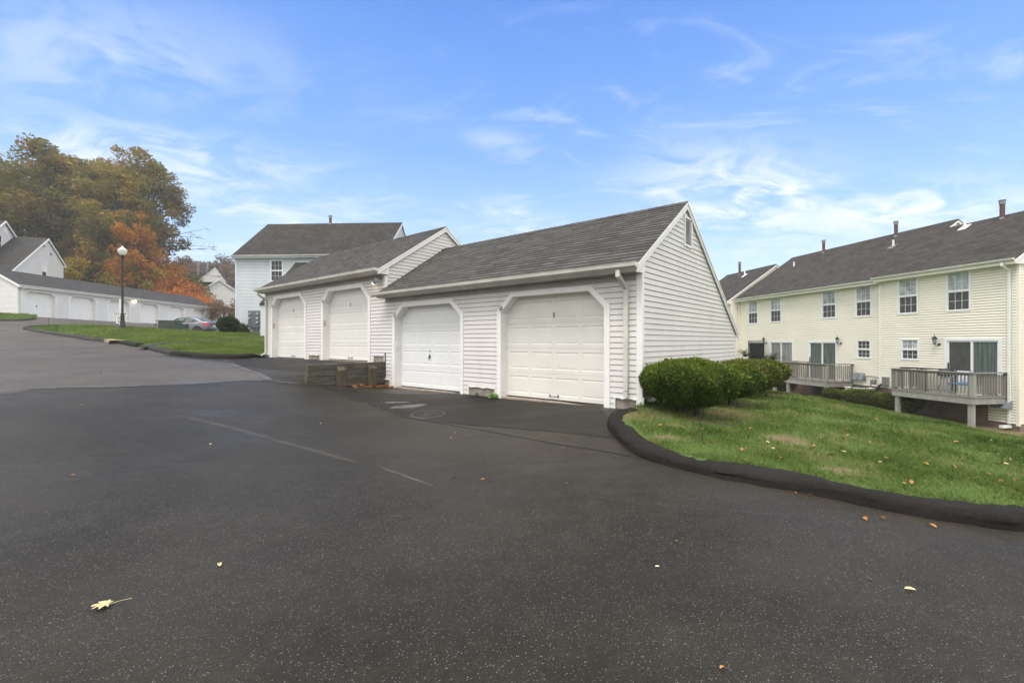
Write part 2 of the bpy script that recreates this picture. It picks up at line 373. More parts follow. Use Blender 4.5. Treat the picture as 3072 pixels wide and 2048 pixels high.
def lawn_mat():
    m, nt, b = newmat('lawn_ground'); g = N(nt, 'ShaderNodeNewGeometry'); p = g.outputs['Position']
    n = noise_n(nt, p, 1.1, 5, .6); f = noise_n(nt, p, 45., 3, .7)
    c = mixc(nt, maprange(nt, f, .3, .7), (.055,.09,.02), (.12,.18,.045))
    at = N(nt, 'ShaderNodeAttribute'); at.attribute_name = 'bare'
    c = mixc(nt, maprange(nt, math_n(nt, 'ADD', at.outputs['Fac'], math_n(nt, 'ADD', math_n(nt, 'MULTIPLY', math_n(nt, 'SUBTRACT', n, .5), 1.6), math_n(nt, 'MULTIPLY', math_n(nt, 'SUBTRACT', noise_n(nt, p, 14., 4, .7), .5), 1.4))), .40, .85), c, mixc(nt, f, (.11,.085,.045), (.25,.20,.11)))
    L(nt, c, b.inputs['Base Color']); b.inputs['Roughness'].default_value = .95; b.inputs['Specular IOR Level'].default_value = .1
    bn = N(nt, 'ShaderNodeBump'); bn.inputs['Strength'].default_value = .8; bn.inputs['Distance'].default_value = .03
    L(nt, f, bn.inputs['Height']); L(nt, bn.outputs[0], b.inputs['Normal']); return m
M['lawn'] = lawn_mat()
M['yew'] = foliage('yew_needles', [(.020,.040,.009), (.038,.070,.012), (.065,.11,.016), (.10,.15,.025)], 2.2, .5, .15, 30.)
M['yew_old'] = foliage('yew_needles_bronzed', [(.030,.052,.010), (.055,.085,.014), (.090,.110,.018), (.12,.11,.025)], 2.2, .5, .15, 30.)
M['yew_lit_new'] = foliage('yew_lit_new_growth', [(.075,.12,.018), (.135,.185,.028), (.21,.25,.045)], 2.5, .5, .25, 30.)
M['yew_lit_new_old'] = foliage('yew_lit_bronze_growth', [(.10,.13,.025), (.16,.19,.035), (.22,.20,.05)], 2.5, .5, .25, 30.)
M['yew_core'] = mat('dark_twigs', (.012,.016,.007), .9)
M['fol_olive'] = foliage('olive_gold_leaves', [(.12,.125,.030), (.185,.165,.040), (.28,.21,.046), (.34,.215,.046)], .22, .6, .3, 3.)
M['fol_green'] = foliage('green_brown_leaves', [(.095,.118,.024), (.15,.15,.03), (.22,.17,.032), (.26,.16,.03)], .22, .6, .3, 3.)
M['fol_orange'] = foliage('orange_leaves', [(.24,.12,.02), (.42,.185,.026), (.54,.24,.03)], .3, .6, .3, 3.)
M['fol_rust'] = foliage('rust_leaves', [(.09,.065,.022), (.155,.10,.026), (.24,.135,.028), (.28,.20,.03)], .3, .6, .3, 3.)
M['fol_yellow'] = foliage('yellow_green_leaves', [(.12,.13,.018), (.27,.21,.022), (.42,.26,.025)], .3, .6, .3, 3.)
M['fol_cherry'] = foliage('bright_orange_leaves', [(.42,.14,.03), (.58,.21,.045), (.64,.27,.08)], .5, .6, .3, 4.)
M['fol_muted'] = foliage('muted_red_green_leaves', [(.10,.095,.04), (.17,.10,.05), (.26,.12,.07)], .5, .6, .3, 4.)
M['fol_far'] = foliage('faded_brown_leaves', [(.11,.085,.05), (.19,.125,.07), (.26,.17,.10)], .15, .6, .3, 2.)
M['fol_dark'] = foliage('dark_green_leaves', [(.025,.045,.014), (.045,.075,.020), (.07,.10,.025)], .8, .5, .2, 9.)
M['leaf_tan'] = mat('pale_yellow_leaf', (.62,.50,.27), .6, .12, 20)
M['leaf_orange'] = mat('orange_leaf', (.50,.21,.05), .6, .25, 15)
M['leaf_brown'] = mat('brown_leaf', (.20,.09,.04), .7, .25, 15)
M['weed'] = mat('bright_green_leaf', (.16,.36,.035), .5, .15, 15)

# ---------------------------------------------------------------- ground heights (thin plate splines through surveyed points)
F = 1365.
class TPS:
    def __init__(s, pts, lam=0.):
        P = np.array(pts, float); s.c = P[:, :2]; n = len(P)
        K = s.U(np.linalg.norm(s.c[:, None]-s.c[None], axis=2)); K[np.diag_indices(n)] += lam
        Q = np.hstack([np.ones((n, 1)), s.c]); A = np.block([[K, Q], [Q.T, np.zeros((3, 3))]])
        s.w = np.linalg.solve(A, np.concatenate([P[:, 2], [0, 0, 0]]))
    @staticmethod
    def U(r): return np.where(r > 1e-9, r*r*np.log(r+1e-12), 0)
    def __call__(s, x, y):
        x = np.asarray(x, float); y = np.asarray(y, float); q = np.stack([x, y], -1)
        r = np.linalg.norm(q[..., None, :]-s.c, axis=-1)
        return s.U(r) @ s.w[:-3] + s.w[-3] + x*s.w[-2] + y*s.w[-1]
GO = (2.28, 8.0); GA = R(-39.8); gc, gs = math.cos(GA), math.sin(GA)
def g2w(x, y): return (GO[0]+x*gc-y*gs, GO[1]+x*gs+y*gc)
def w2g(x, y): dx, dy = x-GO[0], y-GO[1]; return (dx*gc+dy*gs, -dx*gs+dy*gc)
ctl = [(0,0,-1.6), (-1.65,9,-1.44), (4.3,3.8,-1.6), (9,2.5,-1.72), (0,-8,-1.6), (12,-4,-1.75), (-6,4,-1.42), (-6,-4,-1.5), (-12,3,-1.2), (-12,10,-.98), (-20,10,-.55), (-25,-2,-.7)]
for gx, z in ((0,-1.22), (-.6,-1.22), (-3.4,-1.26), (-4.5,-1.255), (-7.25,-1.29)): ctl.append(g2w(gx, 0)+(z,))
ctl += [g2w(-7.7, -2.22)+(-1.05,), g2w(-15.7, 0)+(-.63,), g2w(-12, -4)+(-.80,)]
ctl += [(-12.6,18.2,-.53), (-16.2,20.5,-.31), (-19.0,22.2,-.10), (-21.8,24.2,.06), (-26.3,26.9,.35), (-31,29,.72), (-33,25,.70),
        (-29,31.3,1.07), (-26.8,31.6,.95), (-26.2,33.5,.80), (-22.3,34.5,.60), (-27.9,39,.66), (-22,40,.62), (-20,48,.8),
        (-38.5,36,1.95), (-41,38.4,2.12), (-41.2,50,2.03), (-41.6,62,1.98), (-28,56,1.5), (-45,30,1.9), (-10,34,.45), (-18,31.5,.50)]
_A = TPS(ctl, .02)
def sm(t): t = np.clip(t, 0, 1); return t*t*(3-2*t)
def HA(x, y):
    b = _A(x, y); lx, ly = w2g(np.asarray(x, float), np.asarray(y, float)); o = -ly
    wv = 1-sm((o-2.3)/4.2)
    t = .02+np.maximum(0, o-2.2)*2.0
    sx = sm((-7.72+t*.6-lx)/(2*t)); left = sm((lx+22)/5.0)
    up = np.maximum(b, -.615-.10*np.maximum(o, 0))
    return b+(up-b)*wv*sx*left*(ly < 2)
def hit(px, py, H=HA, y0=1.5, y1=140.):
    k = (px-1536)/F; m = (1024-py)/F
    ys = np.linspace(y0, y1, 4000); d = m*ys-H(k*ys, ys); i = np.argmax(d < 0)
    if d[i] >= 0: i = len(ys)-1
    a, b = ys[max(i-1, 0)], ys[i]
    for _ in range(25):
        c = (a+b)/2
        if m*c-float(H(k*c, c)) < 0: b = c
        else: a = c
    return (k*a, a, float(H(k*a, a)))
kerbR_px = [(1851,1231),(1829,1258),(1825,1284),(1844,1308),(1875,1340),(1929,1374),(2004,1398),(2089,1418),(2174,1439),(2300,1460),(2431,1483),(2579,1515),(2727,1545),(2891,1571),(3055,1594)]
kerbR = [hit(*p)[:2] for p in kerbR_px]
kerbR += [(kerbR[-1][0]+1.2, kerbR[-1][1]-.12), (kerbR[-1][0]+3.5, kerbR[-1][1]-.7), (kerbR[-1][0]+9, kerbR[-1][1]-2.5)]
kerbR = [g2w(-.12, -.35)] + kerbR[1:]
kerbL_px = [(800,1071),(710,1076),(612,1075),(566,1071),(508,1065),(471,1057),(440,1048)]
kerbL = [hit(*p)[:2] for p in kerbL_px]
kerbL[0] = g2w(-15.78, -.35)
kerbL2_px = [(404,1041),(355,1031),(312,1026),(260,1021),(217,1013),(168,1006),(129,1000),(90,993),(72,989)]
kerbL2 = [hit(*p)[:2] for p in kerbL2_px]
nx, ny = kerbL2[-1]
kerbL2 += [(nx-.5, ny+.5), (nx-.2, ny+1.3), (nx+.6, ny+1.9)]
def pdist(x, y, line):
    x = np.asarray(x, float); y = np.asarray(y, float); best = np.full(x.shape, 1e9)
    for (x0, y0), (x1, y1) in zip(line, line[1:]):
        dx, dy = x1-x0, y1-y0; t = np.clip(((x-x0)*dx+(y-y0)*dy)/(dx*dx+dy*dy+1e-12), 0, 1)
        best = np.minimum(best, np.hypot(x-x0-t*dx, y-y0-t*dy))
    return best
# yellow building frame, needed for the lawn
YO = (17.95, 16.11); YA = R(-80.2)
def y2w(x, y): c, s = math.cos(YA), math.sin(YA); return (YO[0]+x*c-y*s, YO[1]+x*s+y*c)
ptsR = [(x, y, float(HA(x, y))+.12) for x, y in kerbR]
ptsR += [(2.92,7.6,-1.25), (4.26,9.21,-1.26), (5.48,10.67,-1.28), (6.6,11.95,-1.32), g2w(0, 7)+(-1.5,), g2w(.2, 5)+(-1.33,)]
for x, o, z in ((0,.0,-3.2), (-1,-1.5,-3.08), (-3.2,-1.5,-2.92), (-5.5,-1.,-2.88), (-6.6,-1.5,-2.80), (-9.3,-1.5,-2.84), (-13,-1.5,-2.8), (-18,-1.5,-2.7), (-2,1,-3.1), (-12,1,-2.9), (3,-1.,-3.25), (6,-4,-3.0)):
    ptsR.append(y2w(x, o)+(z,))
ptsR += [y2w(-26, -3)+(-2.4,), y2w(-20, -7)+(-1.9,), y2w(-12, -5)+(-2.15,)]
_LR = TPS(ptsR, .01)
def HR(x, y):
    x = np.asarray(x, float); y = np.asarray(y, float); k = sm((pdist(x, y, kerbR)-.25)/1.3); return _LR(x, y)*k+(HA(x, y)+.10)*(1-k)
ptsL = [(x, y, float(HA(x, y))+.13) for x, y in kerbL+kerbL2]
ptsL += [(-24.4,28.5,.77), (-29.0,31.0,1.07), (-26.6,31.3,.95), (-26.0,33.0,.81), (-21.9,34.0,.62), (-18.5,31.3,.55), (-14,30.8,.45), (-9,28,.2), g2w(-16, 1)+(-.50,), g2w(-16.5, 6)+(-.2,), (-13.5,21,-.22), (-18,25,.22)]
_LL = TPS(ptsL, .01)
def HL(x, y):
    x = np.asarray(x, float); y = np.asarray(y, float); k = sm((pdist(x, y, kerbL+kerbL2)-.25)/1.3); return _LL(x, y)*k+(HA(x, y)+.10)*(1-k)
polyR = kerbR + [y2w(14, -9), y2w(14, 12), y2w(-45, 12), (-2, 60), (-2, 35), g2w(-16, 16), g2w(-16, 6.2), g2w(-.05, 6.2), g2w(-.05, -.3)]
crest = [hit(p, q, HL, 20, 60)[:2] for p, q in ((640,1001),(540,995),(453,991),(361,982.5))]
polyL = kerbL + kerbL2[:-3] + [kerbL2[-3], kerbL2[-2], kerbL2[-1], (-30.2,31.2), (-28.9,31.6), (-26.8,31.9), (-26.0,33.6), (-24.2,35.2), (-21.6,35.2), (-19.8,33.6), (-19.3,40), (-6,40), (-4,26), g2w(-15.6, 8), g2w(-15.6, -.2)]
def inpoly(x, y, poly):
    x = np.asarray(x); y = np.asarray(y); r = np.zeros(x.shape, bool); n = len(poly)
    for i in range(n):
        x0, y0 = poly[i]; x1, y1 = poly[(i+1) % n]
        c = ((y0 > y) != (y1 > y)) & (x < (x1-x0)*(y-y0)/((y1-y0) or 1e-12)+x0); r ^= c
    return r
def gridmesh(name, xs, ys, H, m, keep=None, tr=None, dz=0.):
    X, Y = np.meshgrid(xs, ys, indexing='ij')
    WX, WY = tr(X, Y) if tr else (X, Y)
    Z = H(WX, WY)+dz; V = np.stack([WX, WY, Z], -1).reshape(-1, 3); a, b = X.shape
    I = np.arange(a*b).reshape(a, b); Fc = np.stack([I[:-1,:-1], I[1:,:-1], I[1:,1:], I[:-1,1:]], -1).reshape(-1, 4)
    if keep is not None:
        cx = V[Fc].mean(1); Fc = Fc[keep(cx[:, 0], cx[:, 1])]
    used = np.unique(Fc); mp = np.full(len(V), -1); mp[used] = np.arange(len(used))
    o = npmesh(name, V[used], mp[Fc], m)
    o.data.polygons.foreach_set('use_smooth', [True]*len(o.data.polygons)); return o
def seg(*parts):
    out = []
    for a, b, st in parts: out += list(np.arange(a, b-1e-6, st))
    out.append(parts[-1][1]); return np.array(out)
g2wv = lambda X, Y: (GO[0]+X*gc-Y*gs, GO[1]+X*gs+Y*gc)
shrink = lambda x, y: (inpoly(x, y, polyR) & (pdist(x, y, kerbR) > .17)) | (inpoly(x, y, polyL) & (pdist(x, y, kerbL+kerbL2) > .17))
lxs = seg((-75,-25,1.2), (-25,-7.75,.3), (-7.75,-7.69,.06), (-7.69,6,.18), (6,25,.6))
lys = seg((-32,-10,.6), (-10,.3,.18), (.3,8,.7), (8,50,1.2))
def keep_road(x, y):
    lx, ly = w2g(x, y)
    return ~shrink(x, y) & ~((lx > -15.6) & (lx < -.1) & (ly > .25) & (ly < 6.2)) & ~((lx > -15.6) & (ly > 6.) & (y < 60) & (x > -19))
road = gridmesh('road', lxs, lys, HA, M['asphalt'], keep_road, g2wv); struct(road)
# far ground, a little below everything near
def HG(x, y):
    base = np.where(x < 0, np.clip(-.2+(-x)*.045, -1, 4.5), -3.6)
    return base-.6*(np.hypot(x, y) < 70)+ .0*x - 1.3*(x > -36)*(x < 0)
struct(gridmesh('ground', seg((-700,-120,60), (-120,80,6), (80,700,60)), seg((-60,160,6), (160,900,60)), lambda x, y: HG(x, y)+np.where((x < -44), .0, 0), M['lawn']))
struct(gridmesh('hillside', seg((-140,-43.5,2.5)), seg((24,150,2.5)), lambda x, y: 2.0+np.clip((-x-47)*.13, 0, 6)+.004*np.clip(y-60, 0, 100), mat('leaf_strewn_ground', (.075,.055,.03), .95, .3, .8, col2=(.05,.07,.02), space='Object')))
# lawns
bare_spots = [hit(p, q, HR, 3, 40)+(r,) for p, q, r in ((1994,1311,.28),(2351,1315,.40),(2290,1352,.22),(2520,1410,.25),(2160,1240,.5),(2100,1262,.4),(2230,1218,.5),(2180,1268,.3),(2780,1200,.0),(2400,1330,.3))]
soil_line = [y2w(4, -1.0), y2w(0, -1.3), y2w(-4, -1.75), y2w(-9, -1.9), y2w(-16, -1.7)]
def add_bare(o):
    n = len(o.data.vertices); co = np.empty(n*3, np.float32); o.data.vertices.foreach_get('co', co); co = co.reshape(-1, 3)
    o.data.attributes.new('bare', 'FLOAT', 'POINT').data.foreach_set('value', bare(co[:, 0], co[:, 1]).astype(np.float32))
def bare(x, y):
    v = np.zeros(np.shape(x))
    for bx, by, bz, r in bare_spots:
        if r: v = np.maximum(v, 1.0*np.exp(-(((x-bx)/(r*1.1))**2+((y-by)/(r*.75))**2)))
    c, s = math.cos(YA), math.sin(YA); dx, dy = x-YO[0], y-YO[1]; oy = -dx*s+dy*c
    v = np.maximum(v, sm((oy+1.7)/.7))
    bl = [(2.3,7.2), (3.1,7.7), (4.3,9.1), (5.6,10.6), (6.7,11.9)]
    v = np.maximum(v, .62*(1-sm((pdist(x, y, bl)-.25)/.8)))
    return v
def keepR(x, y):
    lx, ly = w2g(x, y); return inpoly(x, y, polyR) & (pdist(x, y, kerbR) > .12)
lawnR = gridmesh('lawn_east', seg((-3,1,1.), (1,12,.14), (12,45,.6)), seg((-12,1,1.), (1,14,.16), (14,60,.7)), HR, M['lawn'], keepR); struct(lawnR); add_bare(lawnR); lawnR.name = 'lawn'
lawnL = gridmesh('lawn', seg((-34,-4,.25)), seg((15,40,.25)), HL, M['lawn'], lambda x, y: inpoly(x, y, polyL) & (pdist(x, y, kerbL+kerbL2) > .12)); struct(lawnL)
lawnL.data.attributes.new('bare', 'FLOAT', 'POINT')

def smooth_line(line, step=.12):
    P = [Vector((x, y)) for x, y in line]; out = []
    for i in range(len(P)-1):
        p0, p1, p2, p3 = P[max(i-1, 0)], P[i], P[i+1], P[min(i+2, len(P)-1)]
        n = max(2, int((p2-p1).length/step))
        for k in range(n):
            t = k/n; out.append(.5*((2*p1)+(p2-p0)*t+(2*p0-5*p1+4*p2-p3)*t*t+(3*p1-p0-3*p2+p3)*t**3))
    out.append(P[-1]); return out
def kerb(name, line, m, side=1, wdt=.30, h=.145, H=HA, step=.1, rough=.012):
    pts = smooth_line(line, step); rows = []
    prof = [(.0,-.4), (-.005,.02), (.006,.28), (.010,.45), (.012,.62), (.04,.84), (.10,.97), (.18,1.0), (.275,.95), (.32,-.3)]
    for i, p in enumerate(pts):
        d = (pts[min(i+1, len(pts)-1)]-pts[max(i-1, 0)]).normalized(); nn = Vector((-d.y, d.x))*side
        row = []
        crack = .0
        for j, (u, v) in enumerate(prof):
            q = p+nn*(u*wdt/.3); z = float(HA(p.x, p.y))
            nz = noise.noise(Vector((q.x*2.1, q.y*2.1, j*.3)))+.6*noise.noise(Vector((q.x*9, q.y*9, j)))
            nz += .7*max(0, noise.noise(Vector((q.x*5, q.y*5, j*1.7)))-.1)*(-1 if j < 5 else .2); k = rough*nz if 0 < j < 9 else 0
            row.append((q.x+nn.x*k*.8, q.y+nn.y*k*.8, z+v*h*(1+.12*noise.noise(Vector((q.x*.8, q.y*.8, 5))))+k))
        rows.append(row)
    mb = MB(); n = len(prof)
    for r in rows: mb.v += r
    for i in range(len(rows)-1):
        for j in range(n-1): a = i*n+j; mb.f.append((a, a+1, a+n+1, a+n))
    mb.f.append(tuple(range(n))); mb.f.append(tuple(range((len(rows)-1)*n, len(rows)*n))[::-1])
    return struct(mb.build(name, m, smooth=True))
kerb('kerb', kerbR[:9], M['kerb'], 1, .265, .138, step=.04, rough=.026)
kerb('kerb', kerbR[8:], M['kerb'], 1, .265, .138, step=.04, rough=.026)
kerb('kerb', kerbL[:5], M['kerb'], -1, .34, .17)
kerb('kerb', kerbL[4:], M['kerb_grey'], -1, .34, .16, rough=.02)
kerb('kerb', [kerbL2[0], kerbL2[1], kerbL2[1]], M['kerb'], -1, .36, .17)
kerb('kerb', [kerbL2[1], kerbL2[2]], M['yellow_kerb'], -1, .38, .17)
kerb('kerb', kerbL2[2:], M['kerb_grey'], -1, .36, .16, rough=.02)
# small lawn and kerb in front of the long garage's near end
smk = [hit(p, q)[:2] for p, q in ((109,957),(85,961),(40,962.5),(-60,963),(-200,965))]
poly_s = smk + [(-46,33), (-43,37.6), (-41.3,37.6), (-40.2,38.5)]
HS = lambda x, y: HA(x, y)+.10
lawnS = gridmesh('lawn', seg((-50,-34,.25)), seg((28,40,.25)), HS, M['lawn'], lambda x, y: inpoly(x, y, poly_s)); struct(lawnS); lawnS.data.attributes.new('bare', 'FLOAT', 'POINT')
kerb('kerb', smk, M['kerb_grey'], -1, .3, .13)
def strip(name, line, width, m, H=HA, dz=.004, uv=False, step=.15, taper=True, wob=.0):
    pts = smooth_line(line, step); mb = MB(); n = len(pts)
    for i, p in enumerate(pts):
        d = (pts[min(i+1, n-1)]-pts[max(i-1, 0)]).normalized(); nn = Vector((-d.y, d.x))
        w_ = width*(1+wob*noise.noise(Vector((p.x*4, p.y*4, 3)))*2)
        if taper: w_ *= min(1, .15+min(i, n-1-i)/6)
        for k in range(5):
            q = p+nn*w_*(k/4-.5); mb.v.append((q.x, q.y, float(H(q.x, q.y))+dz))
    for i in range(n-1):
        for k in range(4): a = i*5+k; mb.f.append((a, a+1, a+6, a+5))
    o = mb.build(name, m)
    if uv:
        l = o.data.uv_layers.new(name='UVMap')
        for lp in o.data.loops:
            vi = lp.vertex_index; l.data[lp.index].uv = ((vi//5)/n, (vi % 5)/4)
    return struct(o)
def clip_overlay(name, poly, m, H=HA, dz=.004, st=.35):
    """convex polygon draped on the ground"""
    P = poly[:]
    ar = sum(P[i][0]*P[(i+1) % len(P)][1]-P[(i+1) % len(P)][0]*P[i][1] for i in range(len(P)))
    if ar < 0: P = P[::-1]
    xs = [p[0] for p in P]; ys = [p[1] for p in P]; mb = MB()
    for ix in range(int((max(xs)-min(xs))/st)+1):
        for iy in range(int((max(ys)-min(ys))/st)+1):
            x, y = min(xs)+ix*st, min(ys)+iy*st; c = [(x, y), (x+st, y), (x+st, y+st), (x, y+st)]
            for i in range(len(P)):
                (ax, ay), (bx, by) = P[i], P[(i+1) % len(P)]; out = []
                f = lambda q: (bx-ax)*(q[1]-ay)-(by-ay)*(q[0]-ax)
                for j in range(len(c)):
                    p, q = c[j], c[(j+1) % len(c)]; fp, fq = f(p), f(q)
                    if fp >= 0: out.append(p)
                    if (fp >= 0) != (fq >= 0): t = fp/(fp-fq); out.append((p[0]+(q[0]-p[0])*t, p[1]+(q[1]-p[1])*t))
                c = out
                if len(c) < 3: break
            if len(c) >= 3: mb.poly([(a, b, float(H(a, b))+dz) for a, b in c])
    return struct(mb.build(name, m))
seam_px = [(1156,1241),(1254,1256),(1437,1287),(1632,1323),(1800,1350),(1912,1371)]
seam = [hit(*p)[:2] for p in seam_px]
oseam = [hit(*p)[:2] for p in ((-40,1192),(80,1168),(300,1163),(560,1154),(720,1143),(815,1141))]
lseam = [hit(*p)[:2] for p in ((690,1090),(760,1115),(815,1141),(905,1152))]
clip_overlay('driveway', [g2w(-.1,-.02), g2w(-7.55,-.02), g2w(-7.6,-2.3), oseam[-1], seam[0], seam[2], seam[-1], (kerbR[3][0]+.1, kerbR[3][1])], M['asphalt_new'], st=.3)
clip_overlay('driveway', [g2w(-7.95,-.02), g2w(-15.7,-.02), kerbL[2], lseam[0], lseam[1], lseam[2], g2w(-7.95,-2.2)], M['asphalt_new'], st=.3)
op = [oseam[-1], oseam[-2], oseam[-3], oseam[0], (-24,12), (-42,24), (-43.5,34), (-36,33), kerbL2[-4], kerbL2[3], kerbL[2], lseam[0]]
def hull(P):
    P = sorted(set(P)); 
    def half(Q):
        h = []
        for p in Q:
            while len(h) > 1 and (h[-1][0]-h[-2][0])*(p[1]-h[-2][1])-(h[-1][1]-h[-2][1])*(p[0]-h[-2][0]) <= 0: h.pop()
            h.append(p)
        return h
    return half(P)[:-1]+half(P[::-1])[:-1]
ohull = [p for p in [oseam[-1], oseam[0], (-24,12), (-44,22), (-44,34)]]
def keep_old(x, y):
    lx, ly = w2g(x, y)
    side = pdist(x, y, oseam) ; 
    ln = np.interp(x, [q[0] for q in oseam], [q[1] for q in oseam])
    return keep_road(x, y) & (y > ln) & ((x < lseam[0][0]-.2) | (y > np.interp(x, [q[0] for q in lseam], [q[1] for q in lseam])) & (x < lseam[2][0]) & (x < -9.5+0*y) & (ly < -3.0)) & (x > -75)
gridmesh_old = gridmesh('road', seg((-70,-25,1.0), (-25,-5,.12)), seg((8,26,.12), (26,64,.8)), HA, M['asphalt_old'], lambda x, y: keep_road(x, y) & (y > np.interp(x, [q[0] for q in oseam], [q[1] for q in oseam])) & (x < np.interp(y, [lseam[2][1], lseam[1][1], lseam[0][1], lseam[0][1]+2], [lseam[2][0], lseam[1][0], lseam[0][0], lseam[0][0]-4])), None, .0045); struct(gridmesh_old)
strip('tar_seam', seam, .045, M['tar'], dz=.0085, wob=.6)
strip('tar_seam', lseam, .12, asphalt_mat('crumbled_seam', (.10,.10,.10), (.05,.05,.05), .2, .4, .3), dz=.0095, wob=.9)
strip('tar_seam', oseam, .03, M['tar'], dz=.0085, wob=.8)
strip('tyre_scuff', [hit(*p)[:2] for p in ((530,1246),(640,1270),(731,1293),(900,1340),(1084,1391))], .15, M['scuff'], dz=.006, uv=True)
strip('tyre_scuff', [hit(*p)[:2] for p in ((1140,1402),(1200,1423),(1260,1444),(1310,1464))], .12, M['scuff2'], dz=.006, uv=True)
def crack(pts, seed, width=.010):
    r = random.Random(seed); P = smooth_line([hit(*p)[:2] for p in pts], .12); P = [(p.x+r.uniform(-.03,.03), p.y+r.uniform(-.03,.03)) for p in P]
    strip('crack', P, width, M['tar'], dz=.0075, step=.06, wob=1.2)
crack(((0,1040),(120,1036),(260,1044),(330,1042)), 1, .03); crack(((60,1120),(200,1105),(420,1098)), 2, .02)
strip('path', [hit(p, q, HL)[:2] for p, q in ((424,1043),(470,1034),(560,1027),(650,1021),(740,1015),(800,1008))], .42, M['asphalt'], H=lambda x, y: HL(x, y), dz=.03, taper=False)
def puddle(px, py, sx, sy, rot):
    x, y, z = hit(px, py); mb = MB(); c, s = math.cos(rot), math.sin(rot)
    n = 6
    for i in range(n+1):
        for j in range(n+1):
            u, v = (i/n-.5)*sx, (j/n-.5)*sy; X, Y = x+u*c-v*s, y+u*s+v*c; mb.v.append((X, Y, float(HA(X, Y))+.010))
    for i in range(n):
        for j in range(n): a = i*(n+1)+j; mb.f.append((a, a+1, a+n+2, a+n+1))
    o = mb.build('puddle', M['puddle']); l = o.data.uv_layers.new(name='UVMap')
    for lp in o.data.loops: vi = lp.vertex_index; l.data[lp.index].uv = ((vi//(n+1))/n, (vi % (n+1))/n)
    return struct(o)
puddle(1225, 1220, 1.1, .38, R(30)); puddle(1190, 1208, .8, .2, R(12))

# ---------------------------------------------------------------- building pieces
def siding(mb, P, z0, z1, xl, xr, holes=(), course=.1016, lap=.013, phase=0., gap=.011):
    """P(u,n,z) -> xyz, n outward"""
    fl = xl if callable(xl) else (lambda z: xl); fr = xr if callable(xr) else (lambda z: xr)
    zs = [z0]; z = z0+(course-phase)
    while z < z1-1e-4: zs.append(z); z += course
    zs.append(z1)
    for a, b in zip(zs, zs[1:]):
        m = (a+b)/2; iv = [(fl(a), fr(a), fl(b), fr(b))]
        cuts = []
        for h in holes:
            q = h(m)
            if q: cuts.append(q)
        for ca, cb in sorted(cuts):
            nv = []
            for l0, r0, l1, r1 in iv:
                if cb <= l0 or ca >= r0: nv.append((l0, r0, l1, r1)); continue
                if ca > l0: nv.append((l0, ca, l1, ca))
                if cb < r0: nv.append((cb, r0, cb, r1))
            iv = nv
        for l0, r0, l1, r1 in iv:
            if r0-l0 < .005 and r1-l1 < .005: continue
            t_ = gap/(b-a) if b-a > gap*1.5 else 0
            mb.poly([P(l0, lap, a), P(r0, lap, a), P(r1+(r0-r1)*t_, .002, b-gap), P(l1+(l0-l1)*t_, .002, b-gap)])
            mb.poly([P(l0, -.03, a), P(r0, -.03, a), P(r0, lap, a), P(l0, lap, a)])
            mb.poly([P(l1+(l0-l1)*t_, .002, b-gap), P(r1+(r0-r1)*t_, .002, b-gap), P(r1+(r0-r1)*t_, -.03, b-gap), P(l1+(l0-l1)*t_, -.03, b-gap)])
            mb.poly([P(l1+(l0-l1)*t_, -.03, b-gap), P(r1+(r0-r1)*t_, -.03, b-gap), P(r1, -.03, b), P(l1, -.03, b)])
rect = lambda x0, x1, za, zb: (lambda z: (x0, x1) if za < z < zb else None)
def octo(x0, x1, zc, x2, x3, zt, zb=-99):
    def f(z):
        if z <= zb or z >= zt: return None
        if z < zc: return (x0, x1)
        t = (z-zc)/(zt-zc); return (x0+(x2-x0)*t, x1+(x3-x1)*t)
    return f
PF = lambda u, n, z: (u, -n, z)                       # front wall
def PR(x0): return lambda u, n, z: (x0+n, u, z)       # right end wall (faces +x)
def PL(x0): return lambda u, n, z: (x0-n, u, z)
def roof(mb, x0, x1, ye, ze, yr, zr, yb, zb, dy, th=.05, lap=.012, cap=True):
    """front eave (ye,ze), ridge (yr,zr), back eave (yb,zb)"""
    sf = (zr-ze)/(yr-ye)
    y = ye
    while y < yr-1e-4:
        y2 = min(y+dy, yr); za = ze+(y-ye)*sf; zb_ = ze+(y2-ye)*sf
        mb.poly([(x0, y, za+lap), (x1, y, za+lap), (x1, y2, zb_), (x0, y2, zb_)])
        mb.poly([(x0, y, za-(th if y == ye else .0)), (x1, y, za-(th if y == ye else .0)), (x1, y, za+lap), (x0, y, za+lap)])
        y = y2
    mb.poly([(x0, yr, zr), (x1, yr, zr), (x1, yb, zb), (x0, yb, zb)])
    mb.poly([(x0, ye, ze-th), (x0, yr, zr-th), (x1, yr, zr-th), (x1, ye, ze-th)])
    mb.poly([(x0, yr, zr-th), (x0, yb, zb-th), (x1, yb, zb-th), (x1, yr, zr-th)])
    mb.poly([(x0, yb, zb-th), (x1, yb, zb-th), (x1, yb, zb), (x0, yb, zb)])
    for x in (x0, x1):
        mb.poly([(x, ye, ze-th), (x, ye, ze+lap), (x, yr, zr), (x, yr, zr-th)]); mb.poly([(x, yr, zr-th), (x, yr, zr), (x, yb, zb), (x, yb, zb-th)])
    if cap:
        sb = (zb-zr)/(yb-yr); x = x0; k = 0
        while x < x1:
            xe = min(x+.17, x1)
            for (s_, d) in ((sf, -.13), (sb, .13)):
                mb.poly([(x, yr, zr+.022), (xe, yr, zr+.012), (xe, yr+d, zr+(-abs(d)*abs(s_))+.012), (x, yr+d, zr-abs(d)*abs(s_)+.022)])
                mb.poly([(x, yr, zr+.022), (x, yr+d, zr-abs(d)*abs(s_)+.022), (x, yr+d, zr-abs(d)*abs(s_)), (x, yr, zr)])
            x = xe
GP = [(0,0), (-.028,.022), (-.05,.03), (-.115,.045), (-.125,.095), (-.135,.115), (-.115,.115), (-.105,.098), (-.012,.098), (-.012,.112), (0,.112)]
